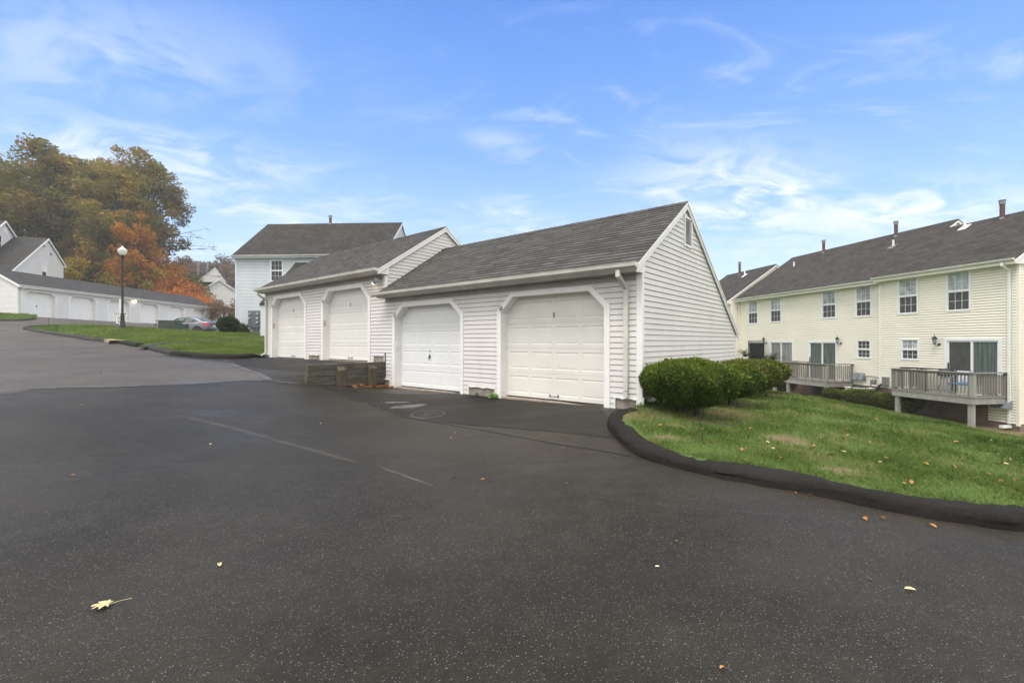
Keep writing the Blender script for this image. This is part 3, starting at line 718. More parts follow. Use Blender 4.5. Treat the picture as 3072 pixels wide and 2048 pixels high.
def gutter(mb, x0, x1, y, ztop, s=1.):
    mb.ext([(y+u*s, ztop-.112*s+v*s) for u, v in GP], x0, x1, lambda t, u, v: (t, u, v))
def downpipe(mb, x, y0, ztop, y1, zbot, w=.075, d=.055, kick=0, out=.12):
    def seg_(p, q, wx=w, dd=d):
        p = Vector(p); q = Vector(q); dr = (q-p).normalized(); a = Vector((1,0,0)); b = dr.cross(a).normalized()
        if b.length < .1: b = Vector((0,1,0))
        n = len(mb.v)
        for c in (p, q):
            for sa, sb in ((-1,-1),(1,-1),(1,1),(-1,1)): mb.v.append(tuple(c+a*sa*wx/2+b*sb*dd/2))
        for f in ((3,2,1,0),(4,5,6,7),(0,1,5,4),(1,2,6,5),(2,3,7,6),(3,0,4,7)): mb.f.append(tuple(n+i for i in f))
    seg_((x, y0, ztop), (x, y0, ztop-.12)); seg_((x, y0-.0, ztop-.10), (x, y1, ztop-.30)); seg_((x, y1, ztop-.28), (x, y1, zbot+.10))
    if kick: seg_((x, y1+.01, zbot+.12), (x+.0, y1-kick, zbot+.0))
    else: seg_((x, y1, zbot+.12), (x, y1, zbot))
def door_frame(mb, o, i, zb, depth=.2, n=.03):
    """o/i = (xl, xr, zchamfer, xtl, xtr, ztop)"""
    def ring(q): return [(q[0], zb), (q[0], q[2]), (q[3], q[5]), (q[4], q[5]), (q[1], q[2]), (q[1], zb)]
    O, I = ring(o), ring(i)
    for a in range(5):
        p, q, r, s = O[a], O[a+1], I[a+1], I[a]
        mb.poly([(p[0],-n,p[1]), (q[0],-n,q[1]), (r[0],-n,r[1]), (s[0],-n,s[1])])
        mb.poly([(p[0],-n,p[1]), (p[0],0.01,p[1]), (q[0],0.01,q[1]), (q[0],-n,q[1])])
        mb.poly([(s[0],-n,s[1]), (r[0],-n,r[1]), (r[0],depth,r[1]), (s[0],depth,s[1])])
    for p, s in ((O[0], I[0]), (O[5], I[5])): mb.poly([(p[0],-n,p[1]), (s[0],-n,s[1]), (s[0],0.01,s[1]), (p[0],0.01,p[1])])
def panel_door(mb, x0, x1, z0, z1, y, rows=4, cols=4, gap=.004, d=.008, inset=.075):
    h = (z1-z0)/rows
    for r in range(rows):
        a, b = z0+r*h, z0+(r+1)*h-gap
        mb.poly([(x0,y,b), (x1,y,b), (x1,y+.012,b+gap/2), (x0,y+.012,b+gap/2)]); mb.poly([(x0,y+.012,b+gap/2), (x1,y+.012,b+gap/2), (x1,y,b+gap), (x0,y,b+gap)])
        w_ = (x1-x0-.06)/cols; px = x0+.03
        # stiles and rails
        top, bot = b-inset*1.05, a+inset*1.05
        mb.poly([(x0,y,a), (x1,y,a), (x1,y,bot), (x0,y,bot)]); mb.poly([(x0,y,top), (x1,y,top), (x1,y,b), (x0,y,b)])
        xs = [x0]
        for c in range(cols):
            u0, u1 = px+c*w_+.045, px+(c+1)*w_-.045
            mb.poly([(xs[-1],y,bot), (u0,y,bot), (u0,y,top), (xs[-1],y,top)]); xs.append(u1)
            R0 = [(u0,y,bot), (u1,y,bot), (u1,y,top), (u0,y,top)]; e = .018
            R1 = [(u0+e,y+d,bot+e), (u1-e,y+d,bot+e), (u1-e,y+d,top-e), (u0+e,y+d,top-e)]; e2 = .055
            R2 = [(u0+e2,y+.003,bot+e2), (u1-e2,y+.003,bot+e2), (u1-e2,y+.003,top-e2), (u0+e2,y+.003,top-e2)]
            for Q, W in ((R0, R1), (R1, R2)):
                for k in range(4): j = (k+1) % 4; mb.poly([Q[k], Q[j], W[j], W[k]])
            mb.poly(R2)
        mb.poly([(xs[-1],y,bot), (x1,y,bot), (x1,y,top), (xs[-1],y,top)])
    mb.poly([(x0,y,z1), (x1,y,z1), (x1,y,z1+.25), (x0,y,z1+.25)]); mb.poly([(x0,y,z0), (x1,y,z0), (x1,y+.05,z0), (x0,y+.05,z0)])

# ---------------------------------------------------------------- near garage building
g = thing('garage_building', 'nearest white garage block with four panelled doors, stepped grey roof and steep gable', 'garage', GO+(0,), GA)
PITCH = .652
def prof(zoff):     # (eave y,z), (ridge), (back)
    return (-.3, 1.335+zoff), (2.2, 2.963+zoff), (6.38, .235+zoff)
D38o = (-3.39, -.61, .675, -2.98, -1.01, 1.065); D38i = (-3.27, -.725, .635, -2.93, -1.06, .965)
D37o = (-7.28, -4.46, .67, -6.86, -4.87, 1.04); D37i = (-7.165, -4.565, .62, -6.80, -4.93, .94)
D36o = (-11.23, -8.36, 1.27, -10.86, -8.78, 1.735); D36i = (-11.11, -8.48, 1.24, -10.75, -8.88, 1.63)
D35o = (-15.12, -12.29, 1.33, -14.80, -12.72, 1.725); D35i = (-15.02, -12.41, 1.29, -14.68, -12.80, 1.62)
mb = MB()
hl = lambda o: octo(o[0]+.03, o[1]-.03, o[2]-.03, o[3]+.03, o[4]-.03, o[5]-.03)
siding(mb, PF, -1.335, 1.11, -7.6, -.09, [hl(D38o), hl(D37o), rect(-4.29,-3.47,-9,-1.045), rect(-.5,0,-9,-1.015), rect(-7.7,-7.42,-9,-1.06)])
mb.build('front_wall', M['vinyl'], g)
mb = MB()
siding(mb, PF, -.7254, 1.80, -15.62, -7.69, [hl(D36o), hl(D35o), rect(-12.1,-11.35,-9,-.45), rect(-8.2,-7.0,-9,-.37), rect(-16,-15.3,-9,-.5)])
# strip of wall under the step
siding(mb, PF, -.319, 1.11, -7.69, -7.6)
mb.build('front_wall', M['vinyl'], g)
def gable(mb, P, zo, x_base=-1.5, y1=6.27, trimz=.06):
    (ye, ze), (yr, zr), (yb, zb) = prof(zo); off = .09
    lo = lambda z: max(.09, (z-(zr-off))/PITCH+yr) if z > 0 else .09
    def fl(z): return max(.06, yr-(zr-off-z)/PITCH)
    def fr(z): return min(y1, yr+(zr-off-z)/PITCH)
    siding(mb, P, x_base, zr-off-.01, fl, fr, [rect(2.09, 2.57, 2.02, 2.66)] if zo == 0 else [])
mb = MB(); gable(mb, PR(0), 0); mb.build('gable_wall', M['vinyl'], g)
mb = MB(); gable(mb, PR(-7.62), .69, .2); mb.build('gable_wall', M['vinyl'], g)
mb = MB(); gable(mb, PL(-15.7), .69, -.8); mb.box(-15.65, -.05, 6.2, 6.26, -1.5, .9); mb.build('back_wall', M['vinyl'], g)
for zo, xa, xb in ((0, -7.62, .06), (.69, -15.78, -7.54)):
    (ye, ze), (yr, zr), (yb, zb) = prof(zo)
    mb = MB(); roof(mb, xa, xb, ye, ze, yr, zr, yb, zb, GDY); mb.build('roof', M['shingle'], g)
    # rake boards
    mb = MB()
    for x in (xb-.03,):
        for (ya, za), (yc, zc) in (((ye, ze), (yr, zr)), ((yr, zr), (yb, zb))):
            hgt = .145 if (ya, za) == (ye, ze) else .13
            pr = [(ya, za-.012), (yc, zc-.012), (yc, zc-.012-hgt), (ya, za-.012-hgt)]
            mb.ext(pr, x, x+.026, lambda t, u, v: (t, u, v))
            mb.ext([(ya, za-.012), (yc, zc-.012), (yc, zc-.05), (ya, za-.05)], x+.0265, x+.04, lambda t, u, v: (t, u, v))
    mb.build('rake_board', M['trim'], g)
    mb = MB(); mb.ext([(ye+.022, ze-.135), (.08, ze-.135), (.08, ze+.18), (ye+.022, ze-.06)], xb-.062, xb-.036, lambda t, u, v: (t, u, v)); mb.build('eave_return', M['trim'], g)
    # fascia + soffit
    mb = MB(); mb.box(xa, xb-.035, ye, ye+.02, ze-.135, ze-.055); mb.box(xa+.02, xb-.064, ye+.021, -.002, ze-.135, ze-.118); mb.build('soffit', M['shaded_eave'], g)
    mb = MB(); mb.box(xa+.08, xb-.155 if zo == 0 else xb-.16, -.020, .0, ze-.245, ze-.136); mb.build('shaded_frieze_board', M['shaded_eave'], g)  # dark band below the gutter: frieze with eave shade painted in
    mb = MB(); gutter(mb, xa+(-.18 if zo == 0 else -.02), xb-.0, ye-.003, ze+.012); mb.build('gutter', M['gutter'], g)
mb = MB(); downpipe(mb, -.27, -.36, 1.24, -.055, -1.0); mb.build('downpipe', M['gutter'], g)
mb = MB(); downpipe(mb, -15.52, -.36, 1.93, -.055, -.55, kick=.18); mb.build('downpipe', M['gutter'], g)
mb = MB(); mb.box(-.09, .022, -.022, .06, -1.5, 1.215); mb.build('corner_board', M['trim'], g)
mb = MB(); mb.box(-.02, .02, 6.2, 6.29, -1.5, .2); mb.build('corner_board', M['trim'], g)
mb = MB(); mb.box(-7.69, -7.6, -.022, .05, 1.1, 1.87); mb.build('corner_board', M['trim'], g)
mb = MB(); mb.box(-15.72, -15.62, -.022, .06, -.5, 1.86); mb.build('corner_board', M['trim'], g)
# foundation blocks showing below the cladding
for x0, x1, zt, zb in ((-4.29,-3.47,-1.045,-1.5), (-.5,.02,-1.015,-1.5), (-7.7,-7.42,-1.06,-1.6), (-12.1,-11.35,-.45,-.9), (-8.2,-7.69,-.37,-1.6), (-15.72,-15.3,-.5,-.9)):
    mb = MB(); mb.box(x0, x1, .012, .2, zb, zt); mb.box(x0-.01, x1+.01, -.0, .011, zb, zb+.001); mb.build('foundation_block', M['block'], g)
    mb = MB()
    n = 7
    for k in range(n):      # crimped flashing along the cut siding
        xa, xb = x0-.03+(x1-x0+.06)*k/n, x0-.03+(x1-x0+.06)*(k+1)/n; j0 = .012*math.sin(k*2.3+x0); j1 = .012*math.sin((k+1)*2.3+x0)
        mb.poly([(xa,-.02+j0,zt+.0), (xb,-.02+j1,zt+.0), (xb,.012,zt+.028), (xa,.012,zt+.028)]); mb.poly([(xa,-.02+j0,zt), (xb,-.02+j1,zt), (xb,-.02+j1,zt-.018+j1), (xa,-.02+j0,zt-.018+j0)])
    for x in (x0-.028, x1+.004): mb.box(x, x+.024, -.018, .01, zb, zt+.02)
    mb.build('flashing', M['trim'], g)
mb = MB(); mb.box(-15.65, -.03, .21, .3, -1.6, -.72); mb.box(-.2, -.005, .03, 6.2, -1.7, -1.5); mb.build('foundation', M['block'], g)
for (o, i, zb, key, nums, rows) in ((D38o, D38i, -1.24, 'door_cream', '38', 4), (D37o, D37i, -1.27, 'door_white', '37', 4), (D36o, D36i, -.62, 'door_warm', '36', 4), (D35o, D35i, -.64, 'door_warm', '35', 4)):
    mb = MB(); door_frame(mb, o, i, zb-.03); fr = mb.build('door_frame', M['trim'], g)
    mb = MB(); panel_door(mb, i[0]-.01, i[1]+.01, zb+.04, zb+.04+2.12, .2, rows, 4)
    dr = mb.build('garage_door', M[key], g); dr['label'] = {'38': 'cream panelled garage door number 38', '37': 'bright white panelled garage door number 37', '36': 'warm white panelled garage door number 36', '35': 'warm white panelled garage door number 35'}[nums]
    mb = MB(); mb.box(i[0]-.02, i[1]+.02, .0, .32, zb-.15, zb+.012); mb.build('door_sill', M['sill'], g)
    mb = MB(); mb.box(i[0]-.01, i[1]+.01, .196, .23, zb+.012, zb+.04); mb.build('door_seal', M['dark'], g)
    cx = (i[0]+i[1])/2
    if nums == '37':
        mb = MB(); mb.box(-5.955, -5.935, .175, .186, -.47, -.33, lambda x, y, z: (x+(z+.4)*.35, y, z)); mb.tube([(-5.93,.2,-.40), (-5.93,.16,-.40)], .022, 10); mb.build('door_handle', M['black'], dr)
        mb = MB(); mb.tube([(-5.925,.2,-.25), (-5.925,.185,-.25)], .018, 10); mb.build('lock', M['metal'], dr)
    else:
        mb = MB(); zz = zb+.11
        mb.tube([(cx-.10,.2,zz), (cx-.09,.155,zz), (cx+.09,.155,zz-.006), (cx+.10,.2,zz)], .011, 8); mb.box(cx-.125, cx-.08, .19, .199, zz-.025, zz+.025); mb.box(cx+.08, cx+.125, .19, .199, zz-.025, zz+.025); mb.build('door_handle', M['metal'], dr)
        mb = MB(); mb.box(cx-.018, cx+.018, .188, .199, zb+1.74, zb+1.84); mb.build('lock', M['metal'], dr)
    # numerals on the chamfered corner, tilted along it
    mx, mz = (o[0]+o[3])/2*.55+o[0]*.45, 0
    t = .16; ax_ = o[0]+(o[3]-o[0])*t; az_ = o[2]+(o[5]-o[2])*t; bx_ = i[0]+(i[3]-i[0])*t; bz_ = i[2]+(i[5]-i[2])*t
    cxn, czn = (ax_+bx_)/2+.005, (az_+bz_)/2; th = R(28)
    text_mesh('house_number', nums, .115, M['ink'], fr, lambda x, y, z, cxn=cxn, czn=czn, th=th: Vector((cxn+x*math.cos(th)-y*math.sin(th)*.55, -.033-z, czn+y*math.cos(th)*1.15+x*math.sin(th)*.8)))
    kx = {'36': ('beige', .55), '35': ('beige', .45), '37': ('white', .15), '38': (None, 0)}[nums]
    if kx[0]:
        zz = {'36': .62, '35': .60, '37': -.12}[nums]
        mb = MB(); mb.box(i[0]+.002, i[0]+.03, -.005, .065, zz-.09, zz+.09); mb.build('keypad', M[kx[0]], fr, bevel=.006)
    else:
        mb = MB(); mb.box(i[1]-.03, i[1]-.002, .0, .05, .1, .3); mb.build('keypad', M['beige'], fr)
# louvred vent
mb = MB(); y0, y1, z0, z1 = 2.09, 2.57, 2.02, 2.66
for a, b, c, d in ((y0,y0+.04,z0,z1), (y1-.04,y1,z0,z1), (y0+.04,y1-.04,z0,z0+.04), (y0+.04,y1-.04,z1-.04,z1)): mb.box(-.02, .035, a, b, c, d)
n = 10
for k in range(n):
    z = z0+.05+(z1-z0-.10)*k/n; mb.poly([(.028, y0+.04, z), (.028, y1-.04, z), (-.015, y1-.04, z+.05), (-.015, y0+.04, z+.05)]); mb.poly([(.028, y0+.04, z), (.028, y1-.04, z), (.024, y1-.04, z+.008), (.024, y0+.04, z+.008)])
v = mb.build('gable_vent', M['trim'], g)
mb = MB(); mb.box(-.05, -.03, y0, y1, z0, z1); mb.build('vent_backing', M['dark'], v)
# security light
mb = MB(); mb.tube([(-7.83,0,1.80), (-7.83,-.03,1.80)], .055, 14); mb.tube([(-7.83,-.03,1.80), (-7.83,-.10,1.80)], .03, 10); lt = mb.build('security_light', M['metal'], g)
def lamp_head(x, y, z, dx, dy, dz, m, lens):
    d = Vector((dx, dy, dz)).normalized(); p = Vector((x, y, z)); mb = MB(); mb.tube([p, p+d*.03, p+d*.09, p+d*.13], [.025, .032, .055, .06], 14); h = mb.build('lamp_head', m, lt)
    mb = MB(); mb.tube([p+d*.131, p+d*.14], [.052, .045], 14); mb.build('lens', lens, h)
lamp_head(-7.80, -.11, 1.78, .35, -.85, -.35, M['metal'], M['glass_pale'])
lamp_head(-7.90, -.11, 1.74, -.75, -.35, -.65, M['metal'], M['bulb'])

# timber retaining wall between the two levels
tw = thing('retaining_wall', 'low mossy timber retaining wall with two upright posts beside garage door 37', 'wall', GO+(0,), GA)
for k in range(4):
    z1 = -.57-.15*k-.018; z1 = -.575-.152*k
    mb = MB(); yo = -2.22+(.0 if k < 2 else -.04)
    mb.box(-7.79, -7.64+.003*(k % 2), yo+random.uniform(-.01,.01), .0, z1-.146, z1); mb.build('timber_beam', M['timber'], tw, bevel=.008)
mb = MB(); mb.box(-7.78, -7.65, -2.1, 0, -1.5, -1.19); mb.build('timber_beam', M['timber'], tw)
for y in (-1.38, -.46):
    mb = MB(); mb.box(-7.637, -7.50, y-.11, y+.11, -1.5, -.74)
    nb = len(mb.v); vs = mb.v
    mb.v = [(x, yy, z+(.10 if (z > -1 and x < -7.6) else 0)) for x, yy, z in vs]
    mb.build('post', mat('grey_brown_post', (.11,.09,.065), .9, .3, 5, col2=(.055,.045,.032), bump=.8, bs=30, stretch=(5,5,.7)), tw, bevel=.01)

# manhole
mx, my, mz = hit(1285, 1243)
mh = thing('manhole_cover', 'round iron manhole cover set in the asphalt before the garage doors', 'manhole cover', (mx, my, mz+.002))
slx = (float(HA(mx+.3, my))-float(HA(mx-.3, my)))/.6; sly = (float(HA(mx, my+.3))-float(HA(mx, my-.3)))/.6
mh.rotation_euler = (math.atan(sly), -math.atan(slx), 0)
mb = MB(); mb.lathe([(.36,-.02), (.36,.010), (.30,.012), (.30,-.02)], 40); mb.build('frame', mat('worn_iron', (.085,.080,.072), .55, .2, 30, metal=.4), mh)
mb = MB(); mb.lathe([(.292,-.02), (.292,.008)], 40)
for r_ in (.07, .13, .19, .25):
    n = int(r_*70)
    for k in range(n):
        t = 2*math.pi*k/n; mb.box(r_*math.cos(t)-.012, r_*math.cos(t)+.012, r_*math.sin(t)-.012, r_*math.sin(t)+.012, .0085, .013)
mb.build('lid', mat('rusty_iron', (.06,.047,.038), .6, .3, 20, metal=.4), mh)

# ---------------------------------------------------------------- yellow town house
def dh_window(parent, x0, x1, z0, z1, y=0., up='glass_pale', lo='screen', grid=(3, 2), fw=.045):
    P = lambda a, b, c, d, e, f: mbx.box(a, b, y-d, y-c, e, f)
    mbx = MB(); n0, n1 = -.02, .035
    w_ = fw
    P(x0, x0+w_, n0, n1, z0, z1); P(x1-w_, x1, n0, n1, z0, z1); P(x0+w_, x1-w_, n0, n1, z0, z0+w_); P(x0+w_, x1-w_, n0, n1, z1-w_, z1)
    zm = (z0+z1)/2
    P(x0+w_, x1-w_, -.015, .028, zm-.022, zm+.022)
    s = .035
    for (za, zb_, nn) in ((zm+.022, z1-w_, .02), (z0+w_, zm-.022, .010)):
        P(x0+w_, x0+w_+s, -.015, nn, za, zb_); P(x1-w_-s, x1-w_, -.015, nn, za, zb_)
        P(x0+w_+s, x1-w_-s, -.015, nn, za, za+s*.8); P(x0+w_+s, x1-w_-s, -.015, nn, zb_-s*.6, zb_)
        for k in range(1, grid[0]):
            xx = x0+w_+s+(x1-x0-2*w_-2*s)*k/grid[0]; P(xx-.006, xx+.006, -.012, .004 if nn > .015 else -.002, za+s*.8, zb_-s*.6)
        for k in range(1, grid[1]):
            zz = za+(zb_-za)*k/grid[1]; P(x0+w_+s, x1-w_-s, -.0125, .003 if nn > .015 else -.003, zz-.006, zz+.006)
    w0 = mbx.build('window', M['white'], parent)
    a = MB(); a.box(x0+w_, x1-w_, y+.014, y+.03, zm, z1-w_); a.build('pane', M[up], w0)
    a = MB(); a.box(x0+w_, x1-w_, y+.0145, y+.031, z0+w_, zm-.001); a.build('pane', M[lo], w0)
    return w0
yb = thing('town_house', 'long two storey cream yellow town house with brown roof, right of the garages', 'house', YO+(0,), YA)
C4 = .1016
wR = [(-2.32,-1.45,1.19,2.78,'glass_pale','screen'), (-4.26,-3.38,1.19,2.77,'glass_pale','screen'), (-4.13,-3.35,-.81,.11,'glass_pale','screen')]
wL = [(-6.48,-5.62,1.19,2.70,'glass_pale','screen'), (-8.45,-7.55,1.21,2.68,'glass_pale','screen'), (-12.26,-11.34,1.15,2.66,'glass_pale','screen'), (-14.26,-13.34,1.13,2.64,'glass_pale','screen'), (-6.40,-5.65,-.83,.07,'screen_brown','screen')]
slR = (-2.37,-.48,-2.0,.13); slL = (-9.36,-7.47,-2.0,.05); slL2 = (-12.32,-10.38,-2.0,.05)
mb = MB(); siding(mb, PF, -2.12, 2.80, -5.06, -.07, gap=.022, lap=.018, holes= [rect(a+.03, b-.03, c+.03, d-.03) for a, b, c, d, *_ in wR]+[rect(slR[0]+.03, slR[1]-.03, slR[2], slR[3]-.03)]); siding(mb, PF, -2.93, -2.12, -.9, -.07, gap=.022, lap=.018); mb.build('wall', M['yellow'], yb)
PFL = lambda u, n, z: (u, .15-n, z)
mb = MB(); siding(mb, PFL, -2.12, 2.70, -15.3, -5.13, gap=.026, lap=.018, holes= [rect(a+.03, b-.03, c+.03, d-.03) for a, b, c, d, *_ in wL]+[rect(q[0]+.03, q[1]-.03, q[2], q[3]-.03) for q in (slL, slL2)]); mb.build('wall', M['yellow'], yb)
mb = MB(); PRy = PR(0)
gfr = lambda z: min(7.2, 3.35+(5.20-z)/.652); gfl = lambda z: max(.07, 3.35-(5.20-z)/.652)
siding(mb, PRy, -2.93, 5.18, gfl, gfr); mb.build('gable_wall', M['yellow'], yb)
mb = MB(); siding(mb, PR(-5.13), 2.6, 5.80, lambda z: max(.15, 4.4-(5.82-z)/.652), lambda z: min(9, 4.4+(5.82-z)/.652)); mb.build('gable_wall', M['yellow'], yb)
mb = MB(); siding(mb, PR(-15.3), -2.0, 5.25, lambda z: max(-.38, 3.05-(5.27-z)/.68), lambda z: min(8, 3.05+(5.27-z)/.68)); siding(mb, lambda u, n, z: (u, -.4-n, z), -2.1, 2.65, -24, -15.3); mb.build('gable_wall', M['yellow'], yb)
for x0, x1, ye, ze, yr, zr, ybk, zbk in ((-5.2,.10,-.32,2.93,3.35,5.32,7.5,2.6), (-15.32,-5.05,-.17,2.86,4.4,5.87,9.2,2.75), (-20.6,-15.22,-.78,2.75,3.05,5.37,7.2,2.6)):
    mb = MB(); roof(mb, x0, x1, ye, ze, yr, zr, ybk, zbk, .125); mb.build('roof', M['shingle_brown'], yb)
    mb = MB()
    for (ya, za), (yc, zc) in (((ye, ze), (yr, zr)), ((yr, zr), (ybk, zbk))):
        mb.ext([(ya, za-.012), (yc, zc-.012), (yc, zc-.17), (ya, za-.17)], x1-.028, x1-.002, lambda t, u, v: (t, u, v))
    mb.build('rake_board', M['trim'], yb)
    mb = MB(); mb.ext([(ye+.022, ze-.188), (.45 if x0 < -10 else .3, ze-.188), (.45 if x0 < -10 else .3, ze+.28), (ye+.022, ze-.06)], x1-.062, x1-.03, lambda t, u, v: (t, u, v)); mb.build('eave_return', M['trim'], yb)
    mb = MB(); mb.box(x0+.05, x1-.04, ye+.0, (.15 if x0 < -10 and x0 > -18 else 0.)-.02 if x0 > -18 else -.42, ze-.19, ze-.16); mb.box(x0+.05, x1-.04, ye-.0, ye+.02, ze-.16, ze-.052); mb.build('soffit', M['ycorner'], yb)
    mb = MB(); gutter(mb, x0+.02, x1-.01, ye-.003, ze+.012, .95); mb.build('gutter', M['gutter'], yb)
mb = MB(); mb.box(-.07, .022, -.022, .05, -3.0, 2.78); mb.build('corner_board', M['ycorner'], yb)
mb = MB(); mb.box(-5.13, -5.05, -.022, .15, -2.12, 2.80); mb.build('corner_board', M['ycorner'], yb)
mb = MB(); mb.box(-15.3, -15.22, -.44, .16, -2.12, 2.7); mb.build('corner_board', M['ycorner'], yb)
mb = MB(); downpipe(mb, -.24, -.38, 2.82, -.06, -2.95); mb.box(-.30, -.18, -.42, -.03, -3.09, -3.0); mb.build('downpipe', M['white'], yb)
mb = MB(); downpipe(mb, -15.1, -.12, 2.76, .10, -2.0); mb.build('downpipe', M['ycorner'], yb)
mb = MB(); mb.box(-5.0, -.03, .02, .2, -3.6, -2.12); mb.box(-15.3, -5.0, .17, .3, -3.6, -2.12); mb.box(-.02, .0, .02, 7.2, -3.6, -2.93); mb.build('foundation', M['found'], yb)
for a, b, c, d, u_, l_ in wR: dh_window(yb, a, b, c, d, 0, u_, l_)
for a, b, c, d, u_, l_ in wL: dh_window(yb, a, b, c, d, .15, u_, l_)
def slider(parent, x0, x1, z0, z1, y, left='screen', right='curtain', open_left=True):
    mbx = MB(); w_ = .10
    B = lambda a, b, n0, n1, e, f: mbx.box(a, b, y-n1, y-n0, e, f)
    B(x0, x0+w_, -.02, .035, z0, z1); B(x1-w_, x1, -.02, .035, z0, z1); B(x0+w_, x1-w_, -.02, .035, z1-w_, z1)
    xm = (x0+x1)/2; B(xm-.035, xm+.035, -.02, .02, z0, z1-w_); B(x0+w_, x0+w_+.05, -.02, .0, z0, z1-w_); B(x1-w_-.05, x1-w_, -.02, .0, z0, z1-w_)
    B(x0+w_+.05, x1-w_-.05, -.02, .0, z1-w_-.05, z1-w_)
    d = mbx.build('sliding_door', M['white'], parent)
    a = MB(); a.box(x0+w_, xm-.001, y+.02, y+.035, z0, z1-w_); a.build('pane', M[left], d)
    a = MB(); a.box(xm, x1-w_, y+.0205, y+.036, z0, z1-w_); a.build('pane', M[right], d)
    a = MB(); a.box(x0+w_+.03, x0+w_+.055, y-.04, y, z0+.85, z0+1.15); a.build('door_handle', M['dark'], d)
slider(yb, *slR, 0., 'screen', 'curtain'); slider(yb, *slL, .15, 'curtain', 'curtain'); slider(yb, *slL2, .15, 'curtain_white', 'curtain_white')
def sconce(parent, x, y, z):
    mb = MB(); mb.tube([(x,y,z), (x,y-.03,z)], .05, 12); mb.tube([(x,y-.03,z), (x-.03,y-.12,z-.06), (x-.07,y-.17,z+.02)], .012, 8)
    s = mb.build('wall_lantern', M['black'], parent); cx, cy = x-.07, y-.17
    mb = MB(); mb.lathe([(.02,z+.0), (.045,z+.03), (.05,z+.05)], 8, (cx, cy)); mb.lathe([(.10,z+.23), (.085,z+.25), (.05,z+.31), (.012,z+.33), (.012,z+.38), (.002,z+.42)], 8, (cx, cy))
    for k in range(6):
        t = 2*math.pi*k/6; mb.tube([(cx+.045*math.cos(t), cy+.045*math.sin(t), z+.05), (cx+.08*math.cos(t), cy+.08*math.sin(t), z+.24)], .005, 4)
    mb.build('cage', M['black'], s)
    mb = MB(); mb.lathe([(.038,z+.05), (.07,z+.235)], 8, (cx, cy)); mb.build('glass', M['glass_pale'], s)
    mb = MB(); mb.box(x-.065, x+.065, y-.012, y, z-.09, z+.10); mb.build('mount_plate', M['white'], s)
sconce(yb, -2.56, 0, -.12); sconce(yb, -7.27, .15, -.10); sconce(yb, -12.56, .15, -.10)
# roof vents and pipes
def flue(parent, x, y, z, h, r=.09):
    mb = MB(); mb.tube([(x,y,z-.25), (x,y,z+h-.16)], r, 12); f = mb.build('flue_pipe', M['rust'], parent)
    mb = MB(); mb.lathe([(r*1.25,z+h-.18), (r*1.25,z+h-.05), (r*1.5,z+h-.03), (r*1.5,z+h), (r*.4,z+h+.02)], 12, (x, y)); mb.build('flue_cap', M['metal'], f)
    mb = MB(); mb.lathe([(r*2.2,z-.30), (r*1.1,z-.02), (r*1.1,z+.02)], 12, (x, y)); mb.build('flashing', M['metal'], f)
def plumb(parent, x, y, z, h=.3, r=.045):
    mb = MB(); mb.tube([(x,y,z-.1), (x,y,z+h)], r, 10); s = .65; mb.poly([(x-.17,y-.2,z-.2*s+.02), (x+.17,y-.2,z-.2*s+.02), (x+.17,y+.17,z+.17*s+.02), (x-.17,y+.17,z+.17*s+.02)])
    mb.box(x-.15, x+.15, y-.2, y-.19, z-.2*s, z-.2*s+.02); mb.build('vent_pipe', M['white'], parent)
def onroof(px, py, y_guess, fr, e):   # local x on given y line
    ox, oy, a = fr; k = (px-1536)/F; c, s = math.cos(a), math.sin(a); ax = ox-y_guess*s; ay = oy+y_guess*c
    x = (k*ay-ax)/(c-k*s); return x
YF = (YO[0], YO[1], YA)
for px, yy, h, ref in ((3007,3.15,.75,0), (2688,4.1,.78,1), (2471,4.1,.78,1), (2219,2.7,.95,2)):
    z = {0: 5.32-(3.35-yy)*.652, 1: 5.87-(4.4-yy)*.652, 2: 5.37-(3.05-yy)*.68}[ref]; flue(yb, onroof(px, 0, yy, YF, 0), yy, z, h, .085)
for px, py, ref in ((2894,682,0), (2680,738,1), (2382,800,1), (2234,826,2)):
    # solve y on the slope
    ye, ze, sl = {0: (-.32,2.93,.652), 1: (-.17,2.86,.652), 2: (-.78,2.75,.684)}[ref]; best = None
    for q in np.linspace(ye, 4.3, 200):
        x = onroof(px, 0, q, YF, 0); wx, wy = y2w(x, q); z = (1024-py)/F*wy; d = abs(z-(ze+(q-ye)*sl))
        if best is None or d < best[0]: best = (d, x, q, z)
    plumb(yb, best[1], best[2], best[3], .32 if ref != 0 else .4)
# small hoods, meters, pipes on the wall
for px in (2572, 2589):
    x = onroof(px, 0, .15, YF, 0); mb = MB(); mb.ext([(.15,-1.85), (.15,-1.55), (.10,-1.55), (-.06,-1.85)], x-.12, x+.12, lambda t, u, v: (t, u, v)); mb.build('vent_hood', M['vent'], yb)
for xq in (-.62, -.30):
    mb = MB(); mb.ext([(.0,-2.42), (.0,-2.12), (-.05,-2.12), (-.21,-2.42)], xq-.13, xq+.13, lambda t, u, v: (t, u, v)); mb.build('vent_hood', M['vent'], yb)
xg = onroof(2633, 0, .0, YF, 0)
mb = MB(); mb.tube([(xg-.7,.12,-1.95), (xg-.7,.08,-1.70), (xg-.55,.06,-1.66), (xg,.06,-1.68), (xg,-.1,-1.72), (xg,-.14,-1.9)], .018, 8); mb.tube([(xg-.25,-.1,-1.95), (xg-.25,-.1,-2.3), (xg-.1,-.1,-2.35), (xg+.0,-.1,-2.5)], .025, 8); mb.lathe([(.09,-2.0), (.12,-1.95), (.12,-1.8), (.05,-1.76)], 14, (xg-.08, -.14)); mb.build('gas_meter', M['metal'], yb)
xe = onroof(2661, 0, 0., YF, 0)
mb = MB(); mb.box(xe-.13, xe+.13, -.14, -.0, -2.02, -1.62); mb.build('electric_box', M['metal'], yb, bevel=.01)
